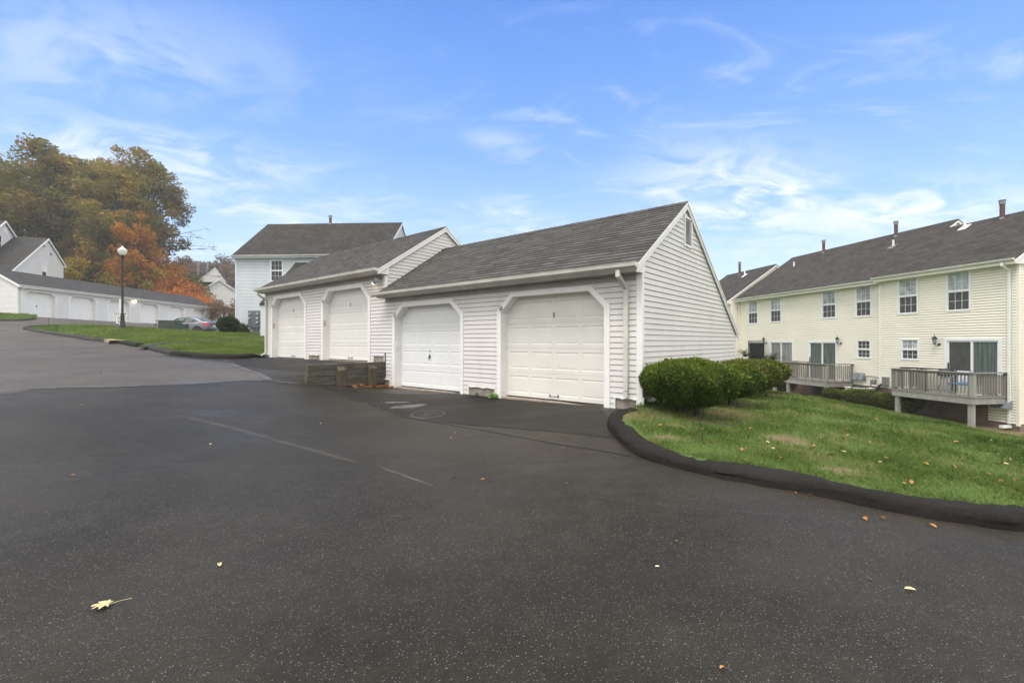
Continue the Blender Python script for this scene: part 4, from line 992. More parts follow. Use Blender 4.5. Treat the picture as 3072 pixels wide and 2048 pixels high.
mb = MB(); mb.tube([(xe-.12,-.08,-1.95), (xe-.26,-.12,-2.05), (xe-.38,-.14,-2.3), (xe-.42,-.16,-2.7), (xe-.5,-.3,-2.95), (xe+.3,-.9,-2.93)], .05, 10); mb.build('drain_hose', M['dark'], yb)
xm2 = xe+.38
mb = MB(); mb.tube([(xm2-.2,-.1,-2.75), (xm2-.2,-.1,-2.15), (xm2,-.12,-2.1), (xm2+.2,-.1,-2.1), (xm2+.2,-.05,-1.95)], .02, 8); mb.lathe([(.10,-2.2), (.12,-2.15), (.12,-2.02), (.05,-1.98)], 14, (xm2+.05, -.13)); mb.build('gas_meter', M['metal'], yb)

# air conditioner unit
ax, ay = y2w(onroof(2578, 0, -.6, YF, 0), -.6)
ac = thing('air_conditioner', 'beige air conditioning unit behind the small clipped bushes at the yellow house wall', 'air conditioner', (ax, ay, -2.95), YA)
mb = MB(); mb.box(-.4, .4, -.38, .38, 0, .78); mb.build('casing', M['beige'], ac, bevel=.02)
mb = MB(); mb.lathe([(.36,.785), (.34,.80), (.02,.81)], 24); mb.build('fan_grille', M['dark'], ac)
mb = MB(); mb.box(-.43, .43, -.41, .41, .76, .785); mb.build('lid', M['white'], ac)
mb = MB(); mb.box(-.37, -.17, -.389, -.384, .5, .72); mb.build('rating_plate', M['white'], ac)

# ---------------------------------------------------------------- decks
def deck(label, x0, x1, dep, yw, zf=-1.98, zg=-3.0, rail=.87, left_rail=True):
    d = thing('deck', label, 'deck', YO+(0,), YA, 'rear decks of the yellow town house'); y0 = yw-dep
    mb = MB()
    n = int((dep+.05)/.14)
    for k in range(n+1): mb.box(x0-.06, x1+.06, y0-.05+k*.142, y0-.05+k*.142+.135, zf-.035, zf)
    mb.build('floor_boards', M['deck'], d)
    mb = MB(); mb.box(x0-.03, x1+.03, y0-.03, y0+.01, zf-.27, zf-.037); mb.box(x1-.01, x1+.03, y0+.012, yw-.02, zf-.268, zf-.038); mb.box(x0-.03, x0+.01, y0+.012, yw-.02, zf-.268, zf-.038)
    for k in range(1, 6): xx = x0+(x1-x0)*k/6; mb.box(xx-.02, xx+.02, y0+.012, yw-.02, zf-.25, zf-.039)
    mb.build('joist_frame', M['deckpost'], d)
    for xx in (x0+.13, x1-.10):
        wx, wy = y2w(xx, y0+.1); zg_ = float(HR(wx, wy))-.1
        mb = MB(); mb.box(xx-.075, xx+.075, y0+.02, y0+.17, zg_, zf-.272); mb.build('leg', M['deckpost'], d, bevel=.006)
    def baluster(x, y, w_, z0, z1): 
        mb = MB(); mb.box(x-w_/2, x+w_/2, y-w_/2, y+w_/2, z0, z1); return mb.build('baluster', M['deck'], d)
    step = .118; proto = None
    def row(a, b, fixed, axis):
        nonlocal proto
        n = int(abs(b-a)/step)
        for k in range(1, n+1):
            t = a+(b-a)*k/(n+1)
            if proto is None:
                mb = MB(); mb.box(-.019, .019, -.019, .019, 0, rail-.06); proto = mb.build('baluster', M['deck'], d); o = proto
            else: o = proto.copy(); C.objects.link(o)
            long_ = (k % 4 == 0)
            o.location = ((t, fixed) if axis == 'x' else (fixed, t))+(zf+(.10 if not long_ else -.06),); o.scale = (1, 1, (1.0 if long_ else .84)*1.)
    row(x0, x1, y0-.03, 'x'); row(y0, yw, x1+.02, 'y')
    if left_rail: row(y0, yw, x0-.02, 'y')
    for (xx, yy, m_, ww) in ((x0, y0, 'deck', .05), (x1, y0, 'deckpost', .07), (x1, yw-.06, 'deck', .045), (x0, yw-.06, 'deck', .045)):
        mb = MB(); mb.box(xx-ww, xx+ww, yy-ww*.6, yy+ww*.6, zf+.001, zf+rail-.04); mb.build('rail_post', M[m_], d)
    mb = MB(); mb.box(x0-.09, x1+.09, y0-.085, y0+.055, zf+rail-.038, zf+rail); mb.box(x1-.05, x1+.09, y0+.056, yw-.0, zf+rail-.037, zf+rail-.001)
    if left_rail: mb.box(x0-.09, x0+.05, y0+.056, yw, zf+rail-.037, zf+rail-.001)
    mb.box(x0, x1, y0-.008, y0+.03, zf+rail-.12, zf+rail-.04)
    mb.build('handrail', M['deck'], d); return d
deck('grey weathered deck on two posts below the nearest sliding door', -3.21, -.36, 1.5, 0.)
deck('weathered deck on posts below the middle sliding door, beside the hedge', -9.30, -6.62, 1.5, .15)
deck('farthest weathered deck, mostly hidden behind the clipped hedge', -15.0, -10.1, 1.5, .15)
# things on the decks
def loc_thing(name, label, cat, x, y, z, rz=0, group=None): wx, wy = y2w(x, y); return thing(name, label, cat, (wx, wy, z), YA+rz, group)
t = loc_thing('patio_table', 'dark glass topped patio table standing on the nearest deck', 'table', -2.65, -.75, -1.98)
mb = MB(); mb.box(-.55, .5, -.42, .42, .87, .90); mb.build('tabletop', M['dark'], t)
for a, b in ((-.48,-.36), (.42,-.36), (-.48,.36), (.42,.36)): mb = MB(); mb.tube([(a,b,0), (a,b,.87)], .02, 8); mb.build('leg', M['dark'], t)
t = loc_thing('grill', 'black round lidded grill on the nearest deck between table and chair', 'grill', -1.95, -.5, -1.98)
mb = MB(); mb.lathe([(.05,.55), (.24,.62), (.29,.75), (.28,.80), (.20,.88), (.03,.92)], 20); mb.build('bowl', M['black'], t)
for k in range(3): a = 2*math.pi*k/3; mb = MB(); mb.tube([(.12*math.cos(a), .12*math.sin(a), .62), (.28*math.cos(a), .28*math.sin(a), 0)], .012, 6); mb.build('leg', M['black'], t)
t = loc_thing('folding_chair', 'blue folding lawn chair behind the railing of the nearest deck', 'chair', -1.35, -.75, -1.98)
mb = MB(); mb.box(-.26, .26, -.24, .24, .38, .40); mb.build('seat', M['paint_blue'], t)
mb = MB(); mb.box(-.20, .20, .22, .24, .42, .86); mb.build('backrest', M['white'], t)
for a in (-.28, .28): mb = MB(); mb.tube([(a,-.26,0), (a,.26,.90)], .012, 6); mb.tube([(a,.26,0), (a,-.26,.58), (a,.2,.60)], .012, 6); mb.build('leg', M['paint_blue'], t)
t = loc_thing('storage_box', 'white storage box with blue lid on the nearest deck beside the chair', 'box', -.85, -.95, -1.98)
mb = MB(); mb.box(-.28, .28, -.2, .2, 0, .36); mb.build('body', M['white'], t, bevel=.015)
mb = MB(); mb.box(-.29, .29, -.21, .21, .362, .42); mb.build('lid', M['paint_blue'], t, bevel=.01)
xs_ = onroof(2268, 0, -.5, YF, 0)
t = loc_thing('privacy_screen', 'tall black lattice privacy screen standing on the farthest deck', 'screen', xs_, -.5, -1.98)
mb = MB(); W2 = .72
for a, b, c, d in ((-W2,-W2+.03,0,2.02), (W2-.03,W2,0,2.02), (-W2+.03,W2-.03,1.99,2.02), (-W2+.03,W2-.03,0,.03)): mb.box(a, b, -.015, .015, c, d)
mb.build('frame', M['black'], t)
mb = MB(); mb.box(-W2+.10, W2-.04, -.006, .006, .03, 1.90); mb.build('mesh_panel', mat('black_woven_mesh', (.022,.022,.022), .8, .4, 60), t)
mb = MB()
for k in range(22):
    z = .05+k*.088; mb.box(-W2+.03, -W2+.10, -.006, .006, z, z+.03); 
    if k < 15: x = -W2+.05+k*.09; mb.box(x, x+.03, -.006, .006, 1.90, 1.99)
mb.build('lattice_edge', M['black'], t)
def palm(px, yl, zb_, label, s=1., rz=0):
    x = onroof(px, 0, yl, YF, 0); t = loc_thing('sago_palm', label, 'plant', x, yl, zb_, rz, 'potted palms on the farthest deck')
    mb = MB(); mb.lathe([(.14*s,0), (.18*s,.3), (.19*s,.32), (.15*s,.33)], 14); mb.build('pot', M['dark'], t)
    mb = MB(); r_ = random.Random(px)
    for k in range(20):
        a = 2*math.pi*k/20+r_.uniform(-.15,.15); L_ = s*r_.uniform(.5,.68); up = r_.uniform(.35, 1.25)
        pts = [(math.cos(a)*L_*t_*math.cos(up*(1-.45*t_)), math.sin(a)*L_*t_*math.cos(up*(1-.45*t_)), .38*s+L_*t_*math.sin(up)-.25*L_*t_*t_) for t_ in np.linspace(0, 1, 7)]
        side = Vector((-math.sin(a), math.cos(a), 0))
        for p, q in zip(pts, pts[1:]):
            p, q = Vector(p), Vector(q); mb.poly([p+side*.008, q+side*.006, q-side*.006, p-side*.008])
            for sg in (-1, 1):
                for h_ in (0, .5):
                    b_ = p+(q-p)*h_; mb.poly([b_, b_+(q-p)*.28, b_+(q-p)*.7+side*sg*.11*s+Vector((0,0,.03))])
    mb.build('fronds', M['fol_dark'], t)
palm(2236, -.9, -1.98+.55, 'pale green sago palm left of the black lattice screen', 1.15); palm(2318, -.8, -1.98+.45, 'dark sago palm in front of the farthest sliding door', 1.1, .5); palm(2295, -.3, -1.98+.35, 'low dark palm between lattice screen and far wall lantern', .95, 1.)

# ---------------------------------------------------------------- pale blue house
BO = (-19.46, 32.0); BA = R(-2.9)
bh = thing('house', 'pale blue two storey house with dark roof behind the white garage block', 'house', BO+(0,), BA)
mb = MB(); siding(mb, PF, .50, 5.85, .12, 10.6, gap=.022, lap=.018, holes= [rect(2.57,3.42,4.22,5.67)]); mb.build('wall', M['blue'], bh)
mb = MB(); siding(mb, PR(10.65), .5, 9.1, lambda z: max(.1, 4.-(9.08-z)/.76), lambda z: min(8.3, 4.+(9.08-z)/.76)); mb.build('gable_wall', M['blue'], bh)
mb = MB(); mb.box(.0, .02, .05, 8.3, .4, 5.8); mb.poly([(0,.05,5.8), (0,8.3,5.8), (0,4,9.1)]); mb.build('gable_wall', M['blue'], bh)
mb = MB(); roof(mb, -.08, 10.75, -.32, 5.97, 4., 9.25, 8.4, 5.9, .14); mb.build('roof', M['shingle_dark'], bh)
mb = MB(); mb.box(-.05, 10.7, -.3, -.02, 5.80, 5.86); mb.box(-.05, 10.7, -.32, -.30, 5.80, 5.92); mb.build('soffit', M['bluetrim'], bh)
mb = MB(); gutter(mb, -.08, 10.7, -.323, 5.985, 1.05); mb.build('gutter', M['gutter'], bh)
mb = MB(); mb.box(.0, .12, -.03, .05, .45, 5.80); mb.build('corner_board', M['bluetrim'], bh)
mb = MB()
for (ya, za), (yc, zc) in (((-.32,5.97), (4,9.25)), ((4,9.25), (8.4,5.9))): mb.ext([(ya, za-.01), (yc, zc-.01), (yc, zc-.2), (ya, za-.2)], 10.72, 10.76, lambda t, u, v: (t, u, v))
mb.build('rake_board', M['trim'], bh)
dh_window(bh, 2.54, 3.45, 4.19, 5.70, 0, 'glass_dark', 'glass_dark')
mb = MB()
ex = 4.35; roof(mb, ex, 10.6, -4.2, 2.3, -.02, 5.5, .3, 5.3, .14, cap=False); mb.build('porch_roof', M['shingle_dark'], bh)
mb = MB(); mb.box(ex-.02, 10.6, -.06, -.02, 5.49, 5.56); mb.ext([(-4.2,2.29), (-.05,5.47), (-.05,5.3), (-4.2,2.1)], ex-.03, ex-.001, lambda t, u, v: (t, u, v)); mb.build('flashing', M['bluetrim'], bh)
mb = MB(); mb.poly([(ex+.02,-4.1,.3), (ex+.02,-.02,.3), (ex+.02,-.02,5.4), (ex+.02,-4.1,2.2)]); mb.box(ex+.02, 10.5, -4.1, -4.05, .3, 2.2); mb.build('porch_wall', M['blue'], bh)
flue(bh, 5.0, 4.0, 9.25, .62, .1); plumb(bh, 5.6, 4.25, 9.15, .28, .05)
mp = MB(); mp.box(1.05, 2.0, -.2, -.02, .98, 2.15); meterp = mp.build('meter_panel', M['meter'], bh)
for x, z in ((1.17,1.92), (1.17,1.62), (1.74,1.92), (1.74,1.62), (1.74,1.33)):
    mb = MB(); mb.tube([(x,-.2,z), (x,-.235,z)], .10, 14); mb.tube([(x,-.235,z), (x,-.30,z)], [.085,.075], 14); mb.build('meter', mat('meter_glass', (.42,.43,.43), .2, .2, 8) if 'mg' not in M else M['mg'], meterp)
for x in (1.42, 1.60): mb = MB(); mb.tube([(x,-.12,.3), (x,-.12,.99)], .055, 10); mb.build('conduit', M['metal'], bh)
for x in (1.0,): mb = MB(); mb.tube([(1.72,-.06,.4), (1.72,-.06,.99)], .02, 6); mb.build('conduit', M['metal'], bh)
mb = MB(); mb.box(.0, 10.6, .02, .2, -.6, .5); mb.build('foundation', M['block'], bh)
# mulch bed in front
mb = MB()
for i in range(24):
    x0, x1 = -1.6+i*.3, -1.3+i*.3
    P4 = []
    for x, y in ((x0,-1.15), (x1,-1.15), (x1,.0), (x0,.0)):
        c, s = math.cos(BA), math.sin(BA); X, Y = BO[0]+x*c-y*s, BO[1]+x*s+y*c; P4.append((X, Y, float(HL(X, Y))+.035))
    mb.poly(P4)
struct(mb.build('mulch_bed', M['mulch']))

# ---------------------------------------------------------------- long white garage row
RO = (-41.2, 37.9); RA = R(91.09)
rg = thing('garage_row', 'long white garage row with six doors on the rise at the left', 'garage', RO+(0,), RA)
dd = [(.40,3.31), (4.46,7.39), (8.57,11.51), (12.72,15.70), (16.97,19.90), (21.29,24.22)]
dd = [(a, a+2.93) for a, b in dd]
holes = []
for a, b in dd: holes.append(octo(a+.03, b-.03, 4.02, a+.45, b-.45, 4.37))
mb = MB(); siding(mb, PF, 2.02, 4.55, 0.08, 24.72, holes, gap=.024, lap=.018); mb.build('wall', M['vinyl_far'], rg)
rsl = .565; mb = MB(); siding(mb, PL(0), 2.1, 6.0, lambda z: max(.0, 2.2-(5.98-z)/rsl), lambda z: min(5.0, 2.2+(5.98-z)/rsl), gap=.024, lap=.018); mb.box(.0, 24.7, 5.0, 5.05, 1.8, 4.6); mb.build('gable_wall', M['vinyl_far'], rg)
mb = MB(); mb.box(24.7, 24.75, 0, 5, 1.8, 4.6); mb.poly([(24.75,0,4.6), (24.75,5,4.6), (24.75,2.2,6.0)]); mb.build('gable_wall', M['vinyl_far'], rg)
mb = MB(); roof(mb, -.12, 24.95, -.3, 4.70, 2.2, 6.11, 5.2, 4.45, .14); mb.build('roof', M['shingle_row'], rg)
mb = MB(); mb.box(-.1, 24.9, -.28, -.02, 4.50, 4.56); mb.box(-.1, 24.9, -.3, -.28, 4.50, 4.65); mb.build('soffit', M['trim'], rg)
mb = MB(); gutter(mb, -.1, 24.95, -.303, 4.715); mb.build('gutter', M['trim'], rg)
mb = MB()
for (ya, za), (yc, zc) in (((-.3,4.70), (2.2,6.11)), ((2.2,6.11), (5.2,4.45))): mb.ext([(ya, za-.01), (yc, zc-.01), (yc, zc-.2), (ya, za-.2)], -.15, -.121, lambda t, u, v: (t, u, v))
mb.build('rake_board', M['trim'], rg)
mb = MB(); mb.box(-.03, .09, -.03, .08, 1.9, 4.52); mb.build('corner_board', M['vinyl_far'], rg)
mb = MB(); mb.box(24.68, 24.78, -.03, .08, 1.9, 4.52); mb.build('corner_board', M['trim'], rg)
mb = MB(); downpipe(mb, .27, -.34, 4.62, -.06, 2.12, .1, .08, kick=.35); mb.build('downpipe', M['white'], rg)
mb = MB(); downpipe(mb, 24.6, -.34, 4.62, -.06, 2.05, .08, .06); mb.build('downpipe', M['white'], rg)
mb = MB(); mb.box(.0, 24.7, .03, .2, 1.5, 2.08); mb.build('foundation', M['sill'], rg)
fr0 = None
for k, (a, b) in enumerate(dd):
    if fr0 is None:
        mb = MB(); door_frame(mb, (0,2.93,4.05,.45,2.48,4.40), (.13,2.80,3.98,.50,2.43,4.28), 2.0, .3); fr0 = mb.build('door_frame', M['trim'], rg)
        mb = MB(); panel_door(mb, .1, 2.83, 2.06, 4.26, .3); do0 = mb.build('garage_door', M['door_far'], rg)
        mb = MB(); mb.box(1.36, 1.56, .27, .299, 2.10, 2.14); ha0 = mb.build('door_handle', M['metal'], do0)
        fr0.location.x = do0.location.x = a
        mb = MB(); mb.box(1.42, 1.47, .27, .299, 3.0, 3.14); mb.build('lock', M['black'], do0)
    else:
        for o_ in (fr0, do0):
            c_ = o_.copy(); C.objects.link(c_); c_.location.x = a
            if o_ is do0: h_ = ha0.copy(); C.objects.link(h_); h_.parent = c_
mb = MB(); mb.box(11.95, 12.15, -.12, -.02, 4.38, 4.48); l2 = mb.build('security_light', M['metal'], rg)
mb = MB(); mb.tube([(11.92,-.12,4.41), (11.92,-.24,4.36)], [.05,.10], 12); mb.build('lens', M['bulb'], l2)

# ---------------------------------------------------------------- white houses behind the row, and the far one
HO = ((141-1536)/F*54+1.0, 52.0); HAg = math.atan2(.934, -.358)
wh = thing('house', 'white gabled house with dark roof rising behind the near end of the garage row', 'house', HO+(0,), HAg)
mb = MB(); siding(mb, PF, 3.5, 12.0, lambda z: max(-5.5, 1.77-(12.05-z)/.725), lambda z: min(5.1, 1.77+(12.05-z)/.725), [rect(.72,1.65,7.2,9.05)]); mb.build('gable_wall', M['vinyl_far'], wh)
def croof(mb, xr, zr, xl, zl, xe, ze, y0, y1, th=.07):
    for (a, za), (b, zb_) in (((xl, zl), (xr, zr)), ((xr, zr), (xe, ze))):
        mb.poly([(a,y0,za), (b,y0,zb_), (b,y1,zb_), (a,y1,za)]); mb.poly([(a,y0,za-th), (b,y0,zb_-th), (b,y1,zb_-th), (a,y1,za-th)]); mb.poly([(a,y0,za), (a,y1,za), (a,y1,za-th), (a,y0,za-th)]); mb.poly([(a,y0,za), (b,y0,zb_), (b,y0,zb_-th), (a,y0,za-th)])
        mb.poly([(b,y0,zb_), (b,y1,zb_), (b,y1,zb_-th), (b,y0,zb_-th)])
mb = MB(); croof(mb, 1.77, 12.15, -6.5, 6.15, 5.5, 9.45, -.15, 2.95); mb.build('roof', M['shingle_dark'], wh)
mb = MB()
for (a, za), (b, zb_) in (((-6.5,6.14), (1.77,12.14)), ((1.77,12.14), (5.5,9.44))): mb.ext([(a, za), (b, zb_), (b, zb_-.22), (a, za-.22)], -.19, -.151, lambda t, u, v: (u, t, v))
mb.box(5.05, 5.5, -.15, 2.9, 9.22, 9.40); mb.build('rake_board', M['trim'], wh)
mb = MB(); mb.box(5.0, 5.12, -.03, .05, 3, 9.2); mb.build('corner_board', M['trim'], wh)
mb = MB(); mb.box(5.06, 5.1, .05, 8, 3, 9.3); mb.build('wall', M['vinyl_far'], wh)
dh_window(wh, .70, 1.67, 7.2, 9.09, 0, 'door_far', 'glass_dark', (1, 1), .06)
for x, z in ((.97,11.14), (2.40,10.45)): mb = MB(); mb.ext([(0,z-.1), (0,z+.1), (-.1,z+.1), (-.2,z-.1)], x-.11, x+.11, lambda t, u, v: (t, u, v)); mb.build('vent_hood', M['metal'], wh)
# taller wing at the left edge
mb = MB(); Pw = lambda u, n, z: (u, 2.9-n, z)
siding(mb, Pw, 6, 13.4, lambda z: -.05-(13.4-z)/.78, lambda z: min(3.0, -.05+(13.4-z)/.78), [rect(-1.3,-.38,9.95,11.75)]); mb.build('wing_wall', M['vinyl_far'], wh)
mb = MB(); croof(mb, -.05, 13.5, -8, 7.3, 3.2, 10.97, 2.72, 12); mb.build('roof', M['shingle_dark'], wh)
mb = MB()
for (a, za), (b, zb_) in (((-8,7.29), (-.05,13.49)), ((-.05,13.49), (1.75,12.1))): mb.ext([(a, za), (b, zb_), (b, zb_-.22), (a, za-.22)], 2.66, 2.715, lambda t, u, v: (u, t, v))
mb.build('rake_board', M['trim'], wh)
dh_window(wh, -1.33, -.35, 9.95, 11.78, 2.9, 'glass_dark', 'glass_dark', (1, 1), .07)
mb = MB(); mb.box(-.2, .5, 2.84, 2.89, 12.1, 12.85); mb.build('gable_vent', M['white'], wh)

FX, FY = (640-1536)/F*88, 88.
fh = thing('house', 'distant white house with dark roof and small gables seen between orange trees and blue house', 'house', (FX, FY, 0), R(20))
mb = MB(); siding(mb, PF, .8, 12, lambda z: max(-6.5, 1.-(12.0-z)/.8), lambda z: min(9, 1.+(12.0-z)/.72), (), .2); mb.build('gable_wall', M['vinyl_far'], fh)
mb = MB(); croof(mb, 1., 12.1, -3.2, 8.9, 9.4, 6.1, -.2, 9); mb.build('roof', M['shingle_dark'], fh)
mb = MB(); 
for (a, za), (b, zb_) in (((-3.2,8.89), (1.,12.09)), ((1.,12.09), (9.4,6.09))): mb.ext([(a, za), (b, zb_), (b, zb_-.28), (a, za-.28)], -.26, -.201, lambda t, u, v: (u, t, v))
mb.build('rake_board', M['trim'], fh)
# main roof to the left, with a dormer
mb = MB(); mb.poly([(-9,-.3,8.6), (-2.2,-.3,8.6), (.8,3.6,13.4), (-7.4,3.6,13.6)]); mb.poly([(-7.4,3.6,13.6), (.8,3.6,13.4), (.8,8,8.6), (-9,8,8.6)]); mb.poly([(-2.2,-.3,8.6),(.8,3.6,13.4),(.8,8,8.6)]); mb.build('roof', M['shingle_dark'], fh)
mb = MB(); mb.poly([(-3.2,1.4,11.6), (2.0,1.4,11.6), (.0,1.4,14.6)]); mb.poly([(-3.2,1.35,11.6), (.0,1.35,14.6), (.0,1.35,14.3), (-3.0,1.35,11.5)]); mb.build('dormer_gable', M['vinyl_far'], fh)
mb = MB(); mb.poly([(-3.2,1.3,11.6), (.0,1.3,14.7), (.0,5,14.7), (-3.2,5,11.6)]); mb.poly([(0,1.3,14.7), (2.1,1.3,11.5), (2.1,5,11.5), (0,5,14.7)]); mb.build('roof', M['shingle_dark'], fh)
for x in (-3.4, -1.9): mb = MB(); mb.tube([(x,3.4,13), (x,3.4,15.6)], .22, 8); mb.build('flue_pipe', M['metal'], fh)
mb = MB(); mb.box(-9, 9, .05, .3, 0.3, 8.6); mb.build('wall', M['vinyl_far'], fh)
mb = MB(); mb.box(-2.9, -.9, -.35, -.05, 1.2, 3.9); mb.build('meter_panel', M['meter'], fh)

# ---------------------------------------------------------------- lamp post, signs
lx, ly, lz = -24.4, 28.5, .74
lp = thing('street_lamp', 'black fluted street lamp with white acorn globe on the grass island', 'street lamp', (lx, ly, lz))
mb = MB(); mb.lathe([(.19,-.05), (.19,.05), (.175,.07), (.17,.18), (.135,.36), (.115,.46), (.15,.49), (.15,.51), (.11,.54), (.10,.62), (.115,.64), (.115,.68), (.095,.70), (.095,.76), (.11,.78), (.11,.82), (.09,.86), (.085,.95), (.10,.97), (.10,1.0), (.068,1.02)], 20); mb.build('base', M['black'], lp, smooth=True)
mb = MB(); mb.lathe([(.063,1.02), (.06,1.6), (.048,4.45)], 24, fl=.12); mb.build('pole', M['black'], lp)
mb = MB(); mb.lathe([(.05,4.43), (.08,4.46), (.085,4.50), (.06,4.53), (.07,4.58), (.11,4.61), (.12,4.66)], 18); mb.build('collar', M['black'], lp, smooth=True)
mb = MB(); mb.lathe([(.115,4.66), (.17,4.72), (.225,4.84), (.24,4.95), (.245,4.99), (.22,5.01), (.17,5.06), (.11,5.10), (.07,5.13), (.075,5.16), (.05,5.20), (.02,5.23)], 24); mb.build('globe', M['globe'], lp, smooth=True)
sgx, sgy = (360-1536)/F*30.3, 30.3; sgz = .93
sg = thing('sign_post', 'white address sign over a speed limit 15 sign behind the black street lamp', 'sign', (sgx, sgy, sgz), R(38))
mb = MB(); mb.box(-.05, .05, -.0, .06, -.3, 1.9); mb.build('post', M['white'], sg)
def plate(w_, z0, z1, name, m): mb = MB(); mb.box(-w_/2, w_/2, -.012, -.002, z0, z1); return mb.build(name, m, sg)
ap = plate(.80, .72, .98, 'address_plate', M['white'])
mb = MB()
for a, b, c, d in ((-.40,.40,.72,.727), (-.40,.40,.973,.98), (-.40,-.393,.727,.973), (.393,.40,.727,.973), (-.28,.28,.79,.797)): mb.box(a, b, -.0145, -.0125, c, d)
mb.build('plate_border', M['ink'], ap)
text_mesh('lettering', '431-438', .155, M['ink'], ap, lambda x, y, z: Vector((x*1.25, -.014-z*.3, .885+y)))
sp = plate(.40, .26, .69, 'speed_plate', M['white'])
for tx, sz, zz in (('SPEED', .085, .64), ('LIMIT', .085, .55), ('15', .24, .39)): text_mesh('lettering', tx, sz, M['ink'], sp, lambda x, y, z, zz=zz: Vector((x*1.1, -.014-z*.3, zz+y)))
# marker stakes
def stake(px, py, H, h, label, tilt=0.):
    x, y, z = hit(px, py, H, 2, 60); t = thing('marker_stake', label, 'stake', (x, y, z))
    mb = MB(); r_ = .004 if y < 15 else .012; mb.tube([(0,0,-.05), (tilt*h,0,h)], r_, 6); mb.build('rod', M['black'], t)
    mb = MB(); mb.tube([(0,0,.0), (.0,0,.03)], r_*2.5, 8); mb.build('foot', M['black'], t)
stake(2112, 1332, HR, .33, 'thin black stake in the lawn in front of the largest bush', -.16); stake(146, 975, HL, .48, 'thin dark stake at the tip of the grass island', .08)

# ---------------------------------------------------------------- utility cabinets, scooter, car
def G(px, Y, H=HL): x = (px-1536)/F*Y; return (x, Y, float(H(x, Y)))
bx, by, bz = G(512, 34.0); bz = .80
t = thing('utility_cabinet', 'olive green metal transformer box on the grass before the silver car', 'cabinet', (bx, by, bz-.02), R(25))
mb = MB(); mb.box(-.66, .66, -.45, .5, .0, .74); mb.build('body', M['green_box'], t, bevel=.015)
mb = MB(); mb.box(-.68, .68, -.47, .52, .742, .78); mb.build('lid', M['green_box'], t, bevel=.01)
mb = MB(); mb.box(-.7, .7, -.6, .6, -.12, .0); mb.build('pad', M['block'], t)
mb = MB(); mb.box(-.008, .008, -.455, -.4505, .03, .72); mb.box(.05, .09, -.47, -.4505, .3, .42); mb.build('door_seam', M['dark'], t)
bx, by, bz = G(546, 32.6); 
t = thing('utility_cabinet', 'smaller dark teal cabinet with vent slots right of the olive box', 'cabinet', (bx, by, .66), R(38))
mb = MB(); mb.box(-.42, .38, -.38, .38, .0, .54); mb.build('body', M['teal_box'], t, bevel=.012)
mb = MB(); mb.box(-.44, .40, -.40, .40, .542, .58); mb.build('lid', M['teal_box'], t, bevel=.01)
mb = MB()
for k in range(5):
    z = .1+k*.08
    for a in (-.36, -.06, ): mb.box(a, a+.26, -.388, -.3805, z, z+.02)
    mb.box(.3805, .388, -.3, .0, z, z+.02)
mb.build('louvres', mat('pale_teal_metal', (.10,.20,.19), .4), t)
sx, sy = (463-1536)/F*34.6, 34.6
t = thing('kick_scooter', 'red and black kick scooter standing left of the olive transformer box', 'scooter', (sx, sy, .80), R(8))
mb = MB(); mb.box(-.02, .62, -.05, .05, .08, .11); mb.build('board', M['black'], t)
mb = MB(); mb.tube([(-.08,0,.10), (.10,0,.50), (.14,0,.62)], .022, 8); mb.build('stem', M['black'], t)
mb = MB(); mb.tube([(.14,0,.60), (.20,0,.78)], .018, 8); mb.build('steering_tube', M['tail'], t)
mb = MB(); mb.tube([(.06,-.10,.80), (.20,0,.80), (.42,.12,.80)], .016, 8); mb.build('handlebar', M['black'], t)
for x in (-.10, .62): mb = MB(); mb.tube([(x,-.02,.075), (x,.02,.075)], .075, 14); mb.build('wheel', M['tyre'], t)

# car: heading -X in its local frame, origin at its middle on the ground
cx_, cy_ = (557-1536)/F*39.3, 39.6
car = thing('parked_car', 'silver four door saloon parked behind the green utility cabinets', 'car', (cx_, cy_, .65), R(2))
def car_body():
    # stations: x, half width low, z sill, z belt, half width belt
    st = [(-2.22,.55,.30,.55,.45), (-2.15,.72,.24,.68,.62), (-1.9,.82,.20,.78,.74), (-1.5,.845,.19,.84,.79), (-1.05,.85,.19,.92,.81), (-.6,.85,.19,.95,.82), (0,.85,.19,.97,.82), (.6,.85,.19,.99,.82), (1.1,.85,.20,1.01,.81), (1.5,.845,.21,1.04,.79), (1.9,.83,.25,1.08,.76), (2.12,.78,.30,1.07,.71), (2.22,.68,.38,.98,.62), (2.24,.60,.45,.80,.55)]
    mb = MB(); rows = []
    for x, w0, zs, zb, wb in st:
        zm = zs+(zb-zs)*.55
        r = [(x,-w0*.85,zs), (x,-w0,zs+.10), (x,-w0*1.0,zm), (x,-(w0*.4+wb*.6)-.015,zb-.10), (x,-wb,zb-.02), (x,-wb*.72,zb+.012), (x,0,zb+.03)]
        r = r+[(a,-b,c) for a, b, c in r[-2::-1]]; rows.append(r)
    n = len(rows[0])
    for r in rows: mb.v += r
    for i in range(len(rows)-1):
        for j in range(n-1): a = i*n+j; mb.f.append((a, a+1, a+n+1, a+n))
        a = i*n; mb.f.append((a, a+n, a+2*n-1, a+n-1))
    mb.f.append(tuple(range(n))); mb.f.append(tuple(range((len(rows)-1)*n, len(rows)*n))[::-1])
    return mb
bd = car_body().build('body', M['car'], car, smooth=True)
ms = bd.modifiers.new('sub', 'SUBSURF'); ms.levels = 1; ms.render_levels = 1
